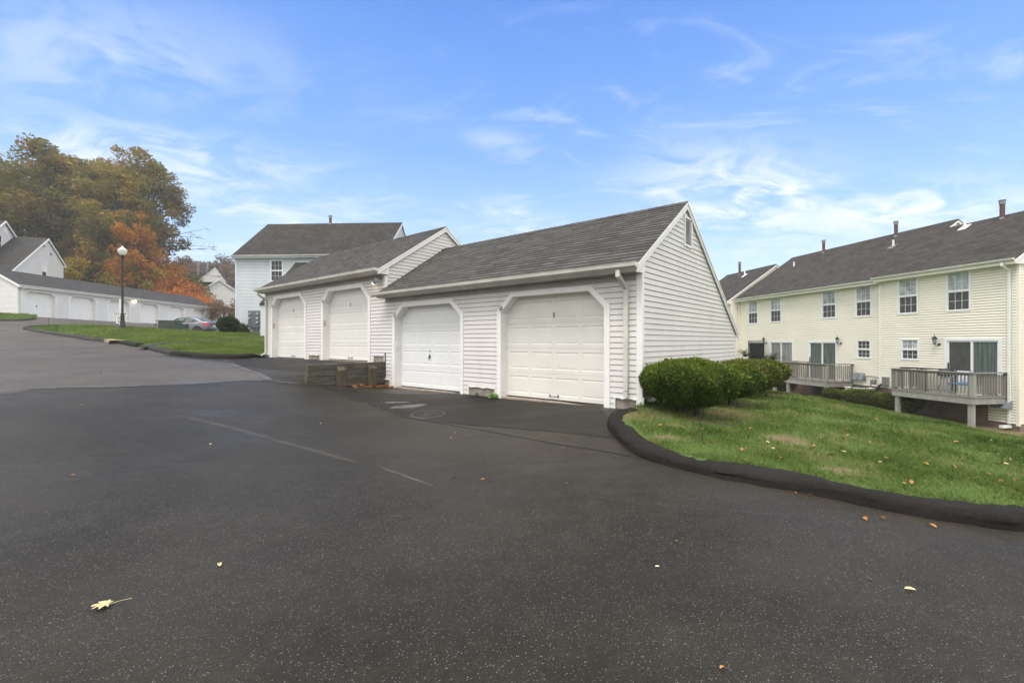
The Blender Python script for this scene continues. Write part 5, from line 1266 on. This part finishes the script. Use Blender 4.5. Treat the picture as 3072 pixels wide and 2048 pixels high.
# greenhouse: roof over windows
gh = [(-1.12,.70,.93,.93), (-.55,.64,.94,1.30), (-.15,.60,.95,1.45), (.35,.59,.95,1.49), (.8,.59,.97,1.45), (1.15,.60,.98,1.34), (1.75,.64,1.02,1.08)]
mb = MB(); rows = []
for x, w0, zb, zt in gh:
    wb = .79-.04*abs(x)/1.5
    h = max(0., zt-zb); wt = wb-(wb-.56)*min(1, h/.5)
    r = [(x,-wb,zb-.03), (x,-(wb*.35+wt*.65),zb+h*.62), (x,-wt,zt-.05 if h > .1 else zt-.01), (x,-wt*.8,zt), (x,0,zt+.015)]
    rows.append(r+[(a,-b,c) for a, b, c in r[-2::-1]])
n = len(rows[0])
for r in rows: mb.v += r
for i in range(len(rows)-1):
    for j in range(n-1): a = i*n+j; mb.f.append((a, a+1, a+n+1, a+n))
rf = mb.build('roof', M['car'], car, smooth=True)
ms = rf.modifiers.new('sub', 'SUBSURF'); ms.levels = 1; ms.render_levels = 1
def side_pt(x, z, s, off=.018):
    zb = .96; wb = .79-.04*abs(x)/1.5; h = np.interp(x, [q[0] for q in gh], [q[3] for q in gh])-zb
    u = (z-zb)/max(.05, h); wt = wb-(wb-.56)*min(1, h/.5); wm = wb*.35+wt*.65
    y = wb+(wm-wb)*u/.62 if u < .62 else wm+(wt-wm)*(u-.62)/.38
    return (x, s*(y+off), z)
for s in (-1, 1):
    for nm, pl in (('side_window', [(-.92,1.0), (-.52,1.20), (-.18,1.36), (.18,1.39), (.10,.995)]), ('side_window', [(.19,.995), (.27,1.385), (.62,1.375), (.98,1.28), (.80,1.0)]), ('side_window', [(.84,1.0), (1.0,1.265), (1.22,1.15), (1.02,1.03)])):
        mb = MB(); cxw = sum(p[0] for p in pl)/len(pl); czw = sum(p[1] for p in pl)/len(pl)
        c0 = side_pt(cxw, czw, s, .03)
        for k in range(len(pl)): mb.poly([c0, side_pt(*pl[k], s, .03), side_pt(*pl[(k+1) % len(pl)], s, .03)])
        wnd = mb.build(nm, M['carglass'], car)
        mb = MB()
        for k in range(len(pl)):
            a, b = Vector(side_pt(*pl[k], s, .028)), Vector(side_pt(*pl[(k+1) % len(pl)], s, .028)); mb.tube([a, b], .014, 5)
        mb.build('window_trim', M['dark'], wnd)
mb = MB(); mb.poly([(1.78,-.60,1.085), (1.78,.60,1.085), (1.20,.50,1.345), (1.20,-.50,1.345)]); mb.v = [(x, y, z+.022) for x, y, z in mb.v]; mb.build('rear_window', M['carglass'], car)
mb = MB(); mb.poly([(-1.14,-.62,.97), (-1.14,.62,.97), (-.50,.52,1.34), (-.50,-.52,1.34)]); mb.v = [(x-.01, y, z+.025) for x, y, z in mb.v]; mb.build('windscreen', M['carglass'], car)
for s in (-1, 1):
    mb = MB(); mb.poly([(1.62,s*.835,.97), (1.72,s*.84,.87), (2.02,s*.80,.72), (2.17,s*.74,.70), (2.20,s*.66,.78), (2.05,s*.76,.92)]); mb.poly([(2.20,s*.66,.70), (2.255,s*.55,.72), (2.24,s*.52,.90), (2.16,s*.66,.92)]); mb.v = [(x+.012, y+s*.015, z) for x, y, z in mb.v]; mb.build('tail_lamp', M['tail'], car)
    for x in (-1.35, 1.30):
        mb = MB(); mb.tube([(x,s*.66,.31), (x,s*.865,.31)], .31, 22); wl = mb.build('wheel', M['tyre'], car)
        mb = MB(); mb.tube([(x,s*.866,.31), (x,s*.872,.31)], .20, 18); mb.tube([(x,s*.872,.31), (x,s*.89,.31)], .035, 10); mb.build('hub', mat('steel_wheel', (.03,.03,.032), .4) , wl)
        mb = MB()   # wheel arch lip
        for k in range(10): a0, a1 = math.pi*k/10, math.pi*(k+1)/10; mb.poly([(x+.40*math.cos(a0), s*.868, .31+.40*math.sin(a0)), (x+.40*math.cos(a1), s*.868, .31+.40*math.sin(a1)), (x+.31*math.cos(a1), s*.868, .31+.31*math.sin(a1)), (x+.31*math.cos(a0), s*.868, .31+.31*math.sin(a0))])
        mb.build('wheel_arch', M['dark'], car)
    for x in (.55, 1.05)[:1]+(-.35,): mb = MB(); mb.box(x-.10, x+.10, s*.862-.012, s*.862+.012, .82, .85); mb.build('door_handle', M['dark'], car)
    mb = MB(); mb.box(-.92, -.74, s*.80 if s > 0 else -.98, s*.98 if s > 0 else -.80, .96, 1.08); mb.build('wing_mirror', M['dark'], car, bevel=.03)
mb = MB(); mb.box(2.235, 2.262, -.26, .26, .62, .74); lpz = mb.build('number_plate', M['white'], car)
mb = MB(); mb.box(2.21, 2.25, -.50, .50, .60, .96); mb.build('boot_recess', mat('grey_trim', (.10,.105,.11), .4), car)
mb = MB(); mb.tube([(1.28,0,1.36), (1.12,0,1.50)], .008, 5); mb.tube([(1.3,0,1.36),(1.5,0,1.52)], .008, 5); mb.build('aerial', M['dark'], car)
mb = MB(); mb.box(.30, .62, -.3, -.05, .95, 1.28); mb.box(.30, .62, .05, .3, .95, 1.28); mb.build('seats', M['dark'], car)

# ---------------------------------------------------------------- vegetation
def leaf_cloud(name, m, parent, centers, radii, n, size, flat=.8, seed=0, up=.3):
    r = np.random.default_rng(seed); k = len(centers); c = np.asarray(centers, float); rad = np.asarray(radii, float)
    p = rad**2; p = p/p.sum(); idx = r.choice(k, n, p=p)
    d = r.normal(size=(n, 3)); d /= np.linalg.norm(d, axis=1)[:, None]; q = r.random(n)**.42
    pos = c[idx]+d*(rad[idx]*q)[:, None]*np.array([1, 1, flat])
    a = r.normal(size=(n, 3)); a[:, 2] *= .6; a /= np.linalg.norm(a, axis=1)[:, None]; b = np.cross(a, r.normal(size=(n, 3))+np.array([0, 0, up])); b /= np.linalg.norm(b, axis=1)[:, None]
    s = size*r.uniform(.6, 1.35, n)[:, None]
    V = np.stack([pos-a*s*.5, pos+b*s*.32, pos+a*s*.5, pos-b*s*.32], 1).reshape(-1, 3); Fc = np.arange(4*n).reshape(n, 4)
    return npmesh(name, V, Fc, m, parent)
def tree(x, y, z, h, cr, label, fol, seed, n=9000, size=.34, trunk=.35, crown0=.30, clumps=46, group=None, name='broadleaf_tree', lean=(0,0), cat='tree', shape=1.0, bark=True, extra=None, crad=.26):
    r = random.Random(seed); t = thing(name, label, cat, (x, y, z-.3), 0, group)
    mb = MB(); top = Vector((lean[0], lean[1], h*.82)); pts = [Vector((0,0,0))]
    for k in range(1, 7): f = k/6; pts.append(Vector((lean[0]*f+r.uniform(-.02,.02)*h, lean[1]*f+r.uniform(-.02,.02)*h, h*.82*f)))
    mb.tube(pts, [trunk*(1.25 if k == 0 else 1)*(1-.85*k/6) for k in range(7)], 9)
    cen, rad = [], []
    zc = h*(crown0+1)/2; hz = h*(1-crown0)/2
    for k in range(clumps):
        for _ in range(30):
            d = Vector((r.gauss(0,1), r.gauss(0,1), r.gauss(0,1))).normalized(); q = r.uniform(.45, .93)
            p = Vector((d.x*cr*q, d.y*cr*q, zc+d.z*hz*q)); 
            wz = 1 if p.z > zc else max(.5, 1-(zc-p.z)/hz*.35)
            if Vector((p.x, p.y)).length < cr*wz: break
        p += Vector((lean[0], lean[1], 0))*.6
        cen.append(tuple(p)); rad.append(cr*r.uniform(crad*.7, crad*1.25))
    for k in range(0, clumps, 2):
        p = Vector(cen[k]); f = min(.9, max(.25, (p.z/h)-.25)); i = int(f*6); s0 = pts[i].lerp(pts[i+1], f*6-i) if i < 6 else pts[-1]
        mid = (s0+p)/2+Vector((r.uniform(-.4,.4), r.uniform(-.4,.4), r.uniform(.1,.8)))*cr*.12
        mb.tube([s0, mid, p], [trunk*.30*(1-f*.5), trunk*.17, trunk*.05], 5, caps=False)
        for _ in range(2):
            e = p+Vector((r.gauss(0,1), r.gauss(0,1), r.gauss(0,.7)))*cr*.16; mb.tube([mid.lerp(p, .6), e], [trunk*.08, trunk*.025], 4, caps=False)
    if extra: extra(mb, pts, r)
    mb.build('trunk', M['bark'], t, smooth=True)
    leaf_cloud('crown', M[fol], t, cen, rad, n, size, .85, seed)
    return t
def at(px, Y, z=None, H=None): x = (px-1536)/F*Y; return x, Y, z
def bare_limbs(mb, pts, r):
    for k in range(9):
        z = r.uniform(5, 15); s0 = Vector((0, 0, z)); d = Vector((1, r.uniform(-.6,.6), r.uniform(-.15,.35))).normalized(); L_ = r.uniform(9.5, 13)
        p1 = s0+d*L_*.5+Vector((0,0,.8)); p2 = s0+d*L_+Vector((0,0,r.uniform(-1,.8)))
        mb.tube([s0, p1, p2], [.10, .05, .015], 5, caps=False)
        for _ in range(6):
            f = r.uniform(.5, 1.); b0 = p1.lerp(p2, f); mb.tube([b0, b0+Vector((r.uniform(.3,1.6), r.uniform(-1,1), r.uniform(-.9,1.2)))], [.025, .008], 4, caps=False)
TZ = 3.6
tr = 'tall autumn trees behind the garage row'
x, Y, _ = at(388, 68); tree(x, Y, TZ, 26.0, 7.3, 'tall rounded olive gold oak at the right end of the big trees', 'fol_olive', 1, 40000, .38, .55, .16, 150, tr, 'oak_tree', (.4, 0), extra=bare_limbs, crad=.20)
x, Y, _ = at(262, 74); tree(x, Y, TZ+.8, 28.2, 7.4, 'tall olive green oak second from right in the row of big trees', 'fol_olive', 2, 21000, .42, .45, .25, 90, tr, 'oak_tree', crad=.22)
x, Y, _ = at(225, 71); tree(x, Y, TZ+.8, 26.8, 6.0, 'olive brown oak filling the middle of the row of big trees', 'fol_olive', 8, 17000, .40, .45, .25, 80, tr, 'oak_tree', crad=.24)
x, Y, _ = at(125, 68); tree(x, Y, TZ+1.0, 25.6, 7.2, 'green brown oak rising behind the white gabled house', 'fol_green', 3, 22000, .40, .5, .22, 80, tr, 'oak_tree', (-.8, 0), crad=.22)
x, Y, _ = at(-30, 70); tree(x, Y, TZ+1.2, 25.5, 6.2, 'green brown oak cut off by the left edge', 'fol_green', 4, 12000, .42, .5, .25, 60, tr, 'oak_tree')
x, Y, _ = at(195, 82); tree(x, Y, TZ+1.5, 27, 7.5, 'dark rust and green tree in the shade behind the two oaks', 'fol_green', 5, 14000, .46, .45, .15, 60, tr)
us = 'smaller autumn trees under the tall oaks'
for i, (px, YY, h, cr, fol, lab) in enumerate((
        (402, 63, 16.2, 3.3, 'fol_orange', 'bright orange maple in front of the olive gold oak'),
        (465, 66, 12.0, 3.4, 'fol_orange', 'low orange maple at the right foot of the olive gold oak'),
        (250, 63, 10.5, 3.6, 'fol_rust', 'rust coloured small tree right behind the white gabled house'),
        (315, 65, 11.0, 3.8, 'fol_rust', 'rust brown small tree left of the dark leaning trunk'),
        (365, 63, 8.8, 3.4, 'fol_yellow', 'yellow green small tree directly behind the street lamp'),
        (430, 64, 8.5, 3.5, 'fol_yellow', 'yellow brown small tree behind the fourth garage door'),
        (505, 70, 10.5, 3.6, 'fol_rust', 'brown green small tree above the bright orange cherry'),
        (555, 78, 10.5, 3.8, 'fol_green', 'dark green brown small tree at the right end of the wood edge'),
        (150, 70, 11.5, 4.2, 'fol_rust', 'brown small tree hidden partly by the white gabled house'),
        (60, 66, 11.5, 4.5, 'fol_rust', 'brown small tree above the ridge of the white gabled house'),
        (205, 60, 9.0, 3.2, 'fol_yellow', 'yellow orange small tree touching the eave of the white gabled house'))):
    x, Y, _ = at(px, YY); tree(x, Y, TZ-.6, h, cr, lab, fol, 20+i, 5200, .34, .18, .06, 36, us, 'small_tree', crad=.34)
x, Y, _ = at(318, 66.5); tt = thing('tree_trunk', 'thick dark leaning trunk seen between the small trees behind the lamp', 'tree trunk', (x, Y, TZ-.5))
mb = MB(); mb.tube([(-.2,0,0), (.1,0,5), (.7,0,9), (1.7,0,13), (2.2,0,19)], [.75,.6,.55,.4,.15], 10); mb.build('trunk', M['bark'], tt, smooth=True)
x, Y, _ = at(505, 66); tree(x, Y, 1.9, 7.6, 4.6, 'bright orange cherry tree behind the far end of the garage row', 'fol_cherry', 40, 11000, .27, .16, .2, 60, None, 'cherry_tree', crad=.28)
x, Y, _ = at(585, 68); tree(x, Y, 1.4, 6.3, 3.4, 'lower bright orange cherry tree in front of the distant white house', 'fol_cherry', 41, 5200, .25, .14, .2, 40, None, 'cherry_tree', crad=.28)
x, Y, _ = at(672, 64); tree(x, Y, .9, 5.2, 3.5, 'muted red and green small tree between car and blue house', 'fol_muted', 42, 7000, .20, .12, .18, 46, None, 'small_tree', crad=.26)
for i, (px, YY, h, cr) in enumerate(((575,120,21,6.5), (628,132,22,7.5), (680,124,20,7), (720,130,22,7.5), (600,105,15,5), (655,108,14,5), (700,104,15,5))):
    x, Y, _ = at(px, YY); tree(x, Y, 3.2 if YY > 110 else 2.5, h, cr, 'hazy brown tree far off, '+('above the bright orange cherry','over the ridge of the distant white house','just left of the blue house','half hidden behind the blue house','small, beside the flue pipes of the distant house','small, behind the dormer of the distant white house','small, low at the edge of the blue house')[i], 'fol_far', 60+i, 7500 if YY > 110 else 5000, .55, .3, .12, 60, 'distant hazy trees', 'broadleaf_tree', crad=.24)

def bush(x, y, z, rx, ry, h, label, fol, n, size, seed, group=None, name='clipped_bush', rz=0., cat='bush', boxy=2.15, under=.12, wall=None):
    t = thing(name, label, cat, (x, y, z), rz, group); r = np.random.default_rng(seed)
    def surf(d):     # d unit vectors -> surface points, superellipsoid flattened at the bottom
        e = boxy; den = (np.abs(d[:, 0])**e+np.abs(d[:, 1])**e+np.abs(d[:, 2])**e)**(1/e); p = d/den[:, None]
        cz = under+(h-under)*.5; taper = 1-.42*np.clip(-p[:, 2]*.5+.28, 0, 1)**1.3
        P = np.stack([p[:, 0]*rx*taper, p[:, 1]*ry*taper, cz+p[:, 2]*(h-under)*.5], 1)
        w_ = 1+.035*np.sin(P[:, 0]*7+seed)*np.sin(P[:, 1]*6+1)+.02*np.sin(P[:, 0]*15+P[:, 2]*13)
        P[:, :2] *= w_[:, None]; P[:, 2] = cz+(P[:, 2]-cz)*w_; return P
    d = r.normal(size=(n, 3)); d /= np.linalg.norm(d, axis=1)[:, None]; P = surf(d)
    C0 = np.array([0, 0, h*.5]); out = P-C0; ln = np.linalg.norm(out, axis=1)[:, None]; nd = out/ln
    pos = P-nd*(r.random(n)**2*.16*min(rx, h))[:, None]+nd*(.012*r.normal(size=n))[:, None]
    ax = nd+.9*r.normal(size=(n, 3)); ax /= np.linalg.norm(ax, axis=1)[:, None]; b = np.cross(ax, r.normal(size=(n, 3))); b /= np.linalg.norm(b, axis=1)[:, None]
    s = size*r.uniform(.6, 1.5, n)[:, None]*np.where(r.random(n) < .015, 2.2, 1.)[:, None]
    V = np.stack([pos-b*s*.16, pos+ax*s*.6+b*s*.16, pos+ax*s, pos+ax*s*.5-b*s*.2], 1)
    if wall is not None:
        pass
    npmesh('foliage', V.reshape(-1, 3), np.arange(4*n).reshape(n, 4), M[fol], t)
    if name == 'clipped_bush':  # fresh tips on up-facing sides; light from above partly put into their paler green
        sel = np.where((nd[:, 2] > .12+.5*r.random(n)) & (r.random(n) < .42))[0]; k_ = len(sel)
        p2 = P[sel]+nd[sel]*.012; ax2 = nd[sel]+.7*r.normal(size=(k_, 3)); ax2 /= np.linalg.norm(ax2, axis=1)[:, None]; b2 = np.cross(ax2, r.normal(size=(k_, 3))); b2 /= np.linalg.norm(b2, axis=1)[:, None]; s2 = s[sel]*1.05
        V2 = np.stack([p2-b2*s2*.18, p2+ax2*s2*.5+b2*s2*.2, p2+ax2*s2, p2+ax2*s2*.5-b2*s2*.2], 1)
        npmesh('lit_new_growth', V2.reshape(-1, 3), np.arange(4*k_).reshape(k_, 4), M['yew_lit_new' if fol == 'yew' else 'yew_lit_new_old'], t)
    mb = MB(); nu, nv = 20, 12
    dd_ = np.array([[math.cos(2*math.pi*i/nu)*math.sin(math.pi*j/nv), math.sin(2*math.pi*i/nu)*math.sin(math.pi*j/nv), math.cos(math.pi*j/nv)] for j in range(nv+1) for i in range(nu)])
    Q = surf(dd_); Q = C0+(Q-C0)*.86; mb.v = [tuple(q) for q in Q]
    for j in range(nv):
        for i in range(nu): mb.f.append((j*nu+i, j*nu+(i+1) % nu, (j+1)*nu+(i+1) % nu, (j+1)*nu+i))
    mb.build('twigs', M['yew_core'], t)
    mb = MB(); 
    for k in range(4): a = k*1.7; mb.tube([(.1*math.cos(a), .1*math.sin(a), -.15), (.25*rx*math.cos(a), .25*ry*math.sin(a), under+.15)], [.03,.02], 6)
    mb.build('stem', M['bark'], t); return t
hg = 'clipped yews along the garage gable wall'
bush(2.98, 7.66, -1.25, .81, .78, .93, 'largest and nearest clipped yew at the garage corner', 'yew', 85000, .028, 1, hg, under=.14)
bush(4.28, 9.20, -1.26, .77, .74, .78, 'second clipped yew from the garage corner', 'yew', 50000, .032, 2, hg, under=.12)
bush(5.45, 10.62, -1.28, .77, .74, .81, 'third clipped yew along the gable wall, bronzed on top', 'yew_old', 28000, .042, 3, hg, under=.12)
bush(6.50, 11.95, -1.32, .72, .72, .81, 'fourth and farthest clipped yew, at the back end of the gable wall', 'yew_old', 22000, .045, 4, hg, under=.12)
yg = 'low clipped bushes below the yellow house'
for i, (px, yl, rx, ry, h, zz, lab, n) in enumerate(((2500,-1.25,.42,.42,.52,-2.86,'small low bush beside the middle deck post', 9000), (2583,-1.35,.78,.55,.72,-2.92,'wide low bush in front of the air conditioner', 15000), (2664,-1.15,.52,.5,.70,-2.95,'low bush just left of the nearest deck post', 10000), (2722,-.9,.55,.5,.72,-3.0,'low bush in the shade under the nearest deck', 8000))):
    x = onroof(px, 0, yl, YF, 0); wx, wy = y2w(x, yl); bush(wx, wy, zz, rx, ry, h, lab, 'yew_old', n, .05, 10+i, yg, rz=YA, boxy=2.8, under=.05)
bx, by, _ = at(684, 31.0); bush(bx, by, .50, .66, .6, 1.12, 'dark green rounded bush at the left corner of the pale blue house', 'fol_dark', 12000, .09, 30, None, 'bush', boxy=2.2, under=.02)
bx, by, _ = at(728, 31.0); t = thing('shrub', 'small loose shrub with red flecks below the meters of the blue house', 'shrub', (bx, by, .47))
leaf_cloud('foliage', M['fol_dark'], t, [(0,0,.35), (.2,0,.5), (-.2,0,.3), (.3,0,.25), (-.05,0,.65)], [.3,.22,.25,.2,.15], 1500, .08, 1., 77)
mb = MB(); 
for k in range(7): a = k*.9; mb.tube([(0,0,-.05), (.35*math.cos(a), .2*math.sin(a), .5+.1*(k % 3))], [.015,.006], 5)
mb.build('stem', M['bark'], t)
leaf_cloud('berries', M['tail'], t, [(0,0,.5), (.2,0,.55)], [.3,.2], 40, .05, 1., 78)
wx, wy = g2w(-3.43, -.10)
t = thing('weed', 'small bright green weed growing at the left foot of door 38', 'plant', (wx, wy, -1.26))
leaf_cloud('leaves', M['weed'], t, [(0,0,.07), (.06,-.02,.05), (-.06,-.02,.04)], [.07,.06,.05], 160, .045, .8, 5)
wx, wy = g2w(-3.98, -.05)
t = thing('weed', 'tiny dull weed against the concrete block between doors 37 and 38', 'plant', (wx, wy, -1.26))
leaf_cloud('leaves', M['yew'], t, [(0,0,.04)], [.05], 50, .03, .8, 6)

# grass blades
def grass(name, H, region, xr, yr, dens, n_try, hgt, wid, m, label, seed, ref=6.):
    r = np.random.default_rng(seed)
    x = r.uniform(*xr, n_try); y = r.uniform(*yr, n_try); d = np.hypot(x, y)
    keep = region(x, y) & (r.random(n_try) < np.clip((ref/d)**1.6, 0, 1)*1.0)
    k = (x/np.maximum(y, .1)); keep &= (np.abs(k) < 2.1) & (y > .8)
    if dens is not None: keep &= r.random(n_try) > dens(x, y)
    x, y, d = x[keep], y[keep], d[keep]; n = len(x); z = H(x, y)-.005
    cl = np.array([noise.noise(Vector((a*1.7, b*1.7, 0))) for a, b in zip(x, y)])
    h = hgt*r.uniform(.5, 1.3, n)*(1+.9*cl)*(1+.03*np.clip(d-6, 0, 40)); w_ = wid*np.maximum(1, d/ref)**.9*r.uniform(.7, 1.3, n)
    a = r.uniform(0, 2*math.pi, n); ln = r.uniform(.15, .85, n)*h; la = r.uniform(0, 2*math.pi, n)+cl*3
    P = np.stack([x, y, z], 1); sd_ = np.stack([np.cos(a)*w_, np.sin(a)*w_, 0*a], 1); le = np.stack([np.cos(la)*ln, np.sin(la)*ln, h], 1)
    V = np.stack([P-sd_, P+sd_, P+sd_*.6+le*.55*np.array([.6,.6,1.1]), P+le], 1).reshape(-1, 3)
    o = npmesh(name, V, np.arange(4*n).reshape(n, 4), M[m]); return stuff(o, label, 'grass')
offK = lambda x, y, ln: pdist(x, y, ln) > .21
def regR(x, y):
    return inpoly(x, y, polyR) & offK(x, y, kerbR)
def dR(x, y): return np.clip(bare(x, y)*1.0-.08, 0, .93)
def regLx(x, y): return inpoly(x, y, polyL) & (pdist(x, y, kerbL+kerbL2) > .3) 
grass('grass', HR, lambda x, y: regR(x, y), (1.8, 13), (1.8, 13), dR, 420000, .050, .0026, 'grass', 'green lawn grass between the asphalt kerb and the yellow house', 3, 5.)
grass('grass', HR, lambda x, y: regR(x, y) & ((x > 13) | (y > 13)), (4, 24), (6, 30), dR, 300000, .050, .0035, 'grass', 'green lawn grass near the decks of the yellow house', 4, 9.)
pth = [hit(p, q, HL)[:2] for p, q in ((424,1043),(470,1034),(560,1027),(650,1021),(740,1015),(800,1008))]
grass('grass', HL, lambda x, y: regLx(x, y) & (pdist(x, y, pth) > .3) & (y < 38), (-33, -7), (16, 38), None, 420000, .050, .0060, 'grass_far', 'green lawn grass on the island with the street lamp', 5, 20.)
grass('grass', HS, lambda x, y: inpoly(x, y, poly_s), (-50, -36), (30, 40), None, 30000, .06, .012, 'grass_far', 'green grass in front of the near end of the long garage row', 6, 30.)

# fallen leaves
def maple(s, m, seed, stem=True):
    r = random.Random(seed); mb = MB(); pts = []
    lobes = [(-130,.55), (-80,.75), (-35,.9), (0,1.0), (35,.9), (80,.75), (130,.55)]
    for a, l in lobes:
        for da, f in ((-14,.45), (-7,.72), (0,1.), (7,.72), (14,.45)): t = R(a+da*1.3); pts.append((math.sin(t)*l*(.35+.65*f)*s, math.cos(t)*l*(.35+.65*f)*s, .012+s*.16*(1-f)+r.uniform(0,.006)+.03*s*abs(math.sin(t))))
    c = (0, 0, .012)
    for i in range(len(pts)-1): mb.poly([c, pts[i], pts[i+1]])
    return mb
def leaf_small(s, seed):
    r = random.Random(seed); mb = MB(); n = 8; pts = []
    for k in range(n): t = 2*math.pi*k/n; pts.append((math.cos(t)*s*.5*r.uniform(.8,1.15), math.sin(t)*s*.27*r.uniform(.8,1.2), .006+.25*s*abs(math.sin(t))*r.uniform(.3,1)))
    for k in range(n): mb.poly([(0,0,.006), pts[k], pts[(k+1) % n]])
    return mb
x, y, z = hit(318, 1822); t = thing('maple_leaf', 'large pale yellow maple leaf with long stem on the asphalt, lower left', 'leaf', (x, y, z+.004), R(120))
t.rotation_euler[2] = R(105)
maple(.075, 'leaf_tan', 1).build('blade', M['leaf_tan'], t)
mb = MB(); mb.tube([(0,0,.012), (.015,-.06,.02), (.0,-.13,.035)], [.0022,.0016,.0014], 5); mb.build('stem', M['leaf_tan'], t)
single = [(658,1697,'leaf_tan',.055,'small pale leaf on the asphalt right of the large maple leaf'), (1972,1703,'leaf_tan',.035,'small pale leaf on the asphalt below the lawn corner'), (2731,1772,'leaf_tan',.06,'small cream leaf on the asphalt at the lower right'), (2167,2008,'leaf_orange',.032,'tiny orange leaf at the bottom edge of the asphalt'), (632,1334,'leaf_tan',.06,'pale leaf on the asphalt left of the tyre scuff')]
for px, py, m_, s, lab in single:
    x, y, z = hit(px, py); o = leaf_small(s, px).build('fallen_leaf', M[m_]); o.location = (x, y, z+.006); o.rotation_euler = (R(random.uniform(-8,8)), 0, random.uniform(0,6.28)); tag(o, lab, 'leaf')
pro = {m_: leaf_small(1., i+3).build('fallen_leaf', M[m_]) for i, m_ in enumerate(('leaf_orange', 'leaf_tan', 'leaf_brown'))}
gl = 'small fallen leaves scattered on the asphalt'
first = dict()
def put(m_, x, y, z, s, lab, grp):
    o = pro[m_]
    if m_ in first: o = o.copy(); C.objects.link(o)
    first[m_] = 1
    o.location = (x, y, z); o.scale = (s, s, s); o.rotation_euler = (R(random.uniform(-25,25)), R(random.uniform(-25,25)), random.uniform(0,6.28)); tag(o, lab, 'leaf', grp); return o
for px, py in ((243,1217),(303,1118),(218,1428),(1342,1352),(1364,1434),(1700,1453),(1442,1361),(1356,1375),(2031,1626),(549,1215),(746,1222),(941,1185),(1098,1213),(1160,1184),(1250,1202),(1319,1205),(859,1261),(962,1272),(2596,1558),(2386,1480),(2433,1487),(2650,1556),(2800,1580),(1365,1300),(1353,1315),(1690,1345),(2610,1740),(1450,1440)):
    x, y, z = hit(px, py); m_ = random.choice(['leaf_orange', 'leaf_orange', 'leaf_brown']); put(m_, x, y, z+.012, random.uniform(.035,.055), 'small orange or brown leaf lying on the dark asphalt', gl)
rr = random.Random(5); cnt = 0
while cnt < 75:
    px, py = rr.uniform(1900, 3070), rr.uniform(1190, 1600); x, y, z = hit(px, py, HR, 2.5, 28)
    if not (inpoly(np.array([x]), np.array([y]), polyR)[0] and pdist(np.array([x]), np.array([y]), kerbR)[0] > .25) or y > 20: continue
    if bool((np.array(y2w(0, 0)) == 0).all()): continue
    cnt += 1; put(rr.choice(['leaf_orange']*5+['leaf_brown', 'leaf_brown', 'leaf_brown']+['leaf_tan']), x, y, z+.045, rr.uniform(.045,.07), 'orange, tan or brown leaf lying on the lawn by the yellow house', 'fallen leaves on the right hand lawn')
for k in range(16):
    px, py = rr.uniform(200, 780), rr.uniform(1000, 1060); x, y, z = hit(px, py, HL, 12, 40)
    if inpoly(np.array([x]), np.array([y]), polyL)[0]: put('leaf_orange', x, y, z+.06, rr.uniform(.09,.13), 'orange leaf lying on the grass island with the street lamp', 'fallen leaves on the grass island')
for i, (px, py) in enumerate(((1990,1098),(2020,1120),(2070,1121),(2095,1110),(2050,1105))):
    pass
for i in range(7):
    a = rr.uniform(0, 6.28); q = rr.uniform(.1,.55); put('leaf_orange', 2.98+q*math.cos(a), 7.66+q*math.sin(a), -1.25+.945, rr.uniform(.04,.06), 'orange leaf resting on top of the largest clipped yew', 'fallen leaves on the largest yew')
# leaf litter along the foot of the timber wall
mb = MB()
for k in range(230):
    u = rr.random()**1.7; lx_ = -7.60+rr.random()*.10+.35*rr.random()**3; ly_ = -.03-1.3*u
    if rr.random() < .25: lx_, ly_ = -7.6+rr.random()*.5, -.02-rr.random()*.08
    X, Y = g2w(lx_, ly_); z = float(HA(X, Y))+.012+.05*rr.random()**3; s = rr.uniform(.02,.05); a = rr.uniform(0,6.28); c, s_ = math.cos(a)*s, math.sin(a)*s
    mb.poly([(X-c,Y-s_,z), (X+s_*.5,Y-c*.5,z+s*rr.uniform(-.2,.6)), (X+c,Y+s_,z+.01), (X-s_*.5,Y+c*.5,z+s*rr.uniform(0,.5))])
stuff(mb.build('leaf_litter', M['leaf_orange']), 'drift of orange leaves at the foot of the timber wall', 'leaves')

# ---------------------------------------------------------------- haze
hz_m = bpy.data.materials.new('haze_air'); hz_m.use_nodes = True; nt = hz_m.node_tree; nt.nodes.clear()
pv = N(nt, 'ShaderNodeVolumePrincipled'); pv.inputs['Density'].default_value = .0009; pv.inputs['Color'].default_value = (.97,.97,.98,1); pv.inputs['Anisotropy'].default_value = .1
ou = N(nt, 'ShaderNodeOutputMaterial'); L(nt, pv.outputs[0], ou.inputs['Volume'])
mb = MB(); mb.box(-150, 60, -15, 170, -9, 40); hz = mb.build('haze', hz_m); stuff(hz)
hz.visible_shadow = True
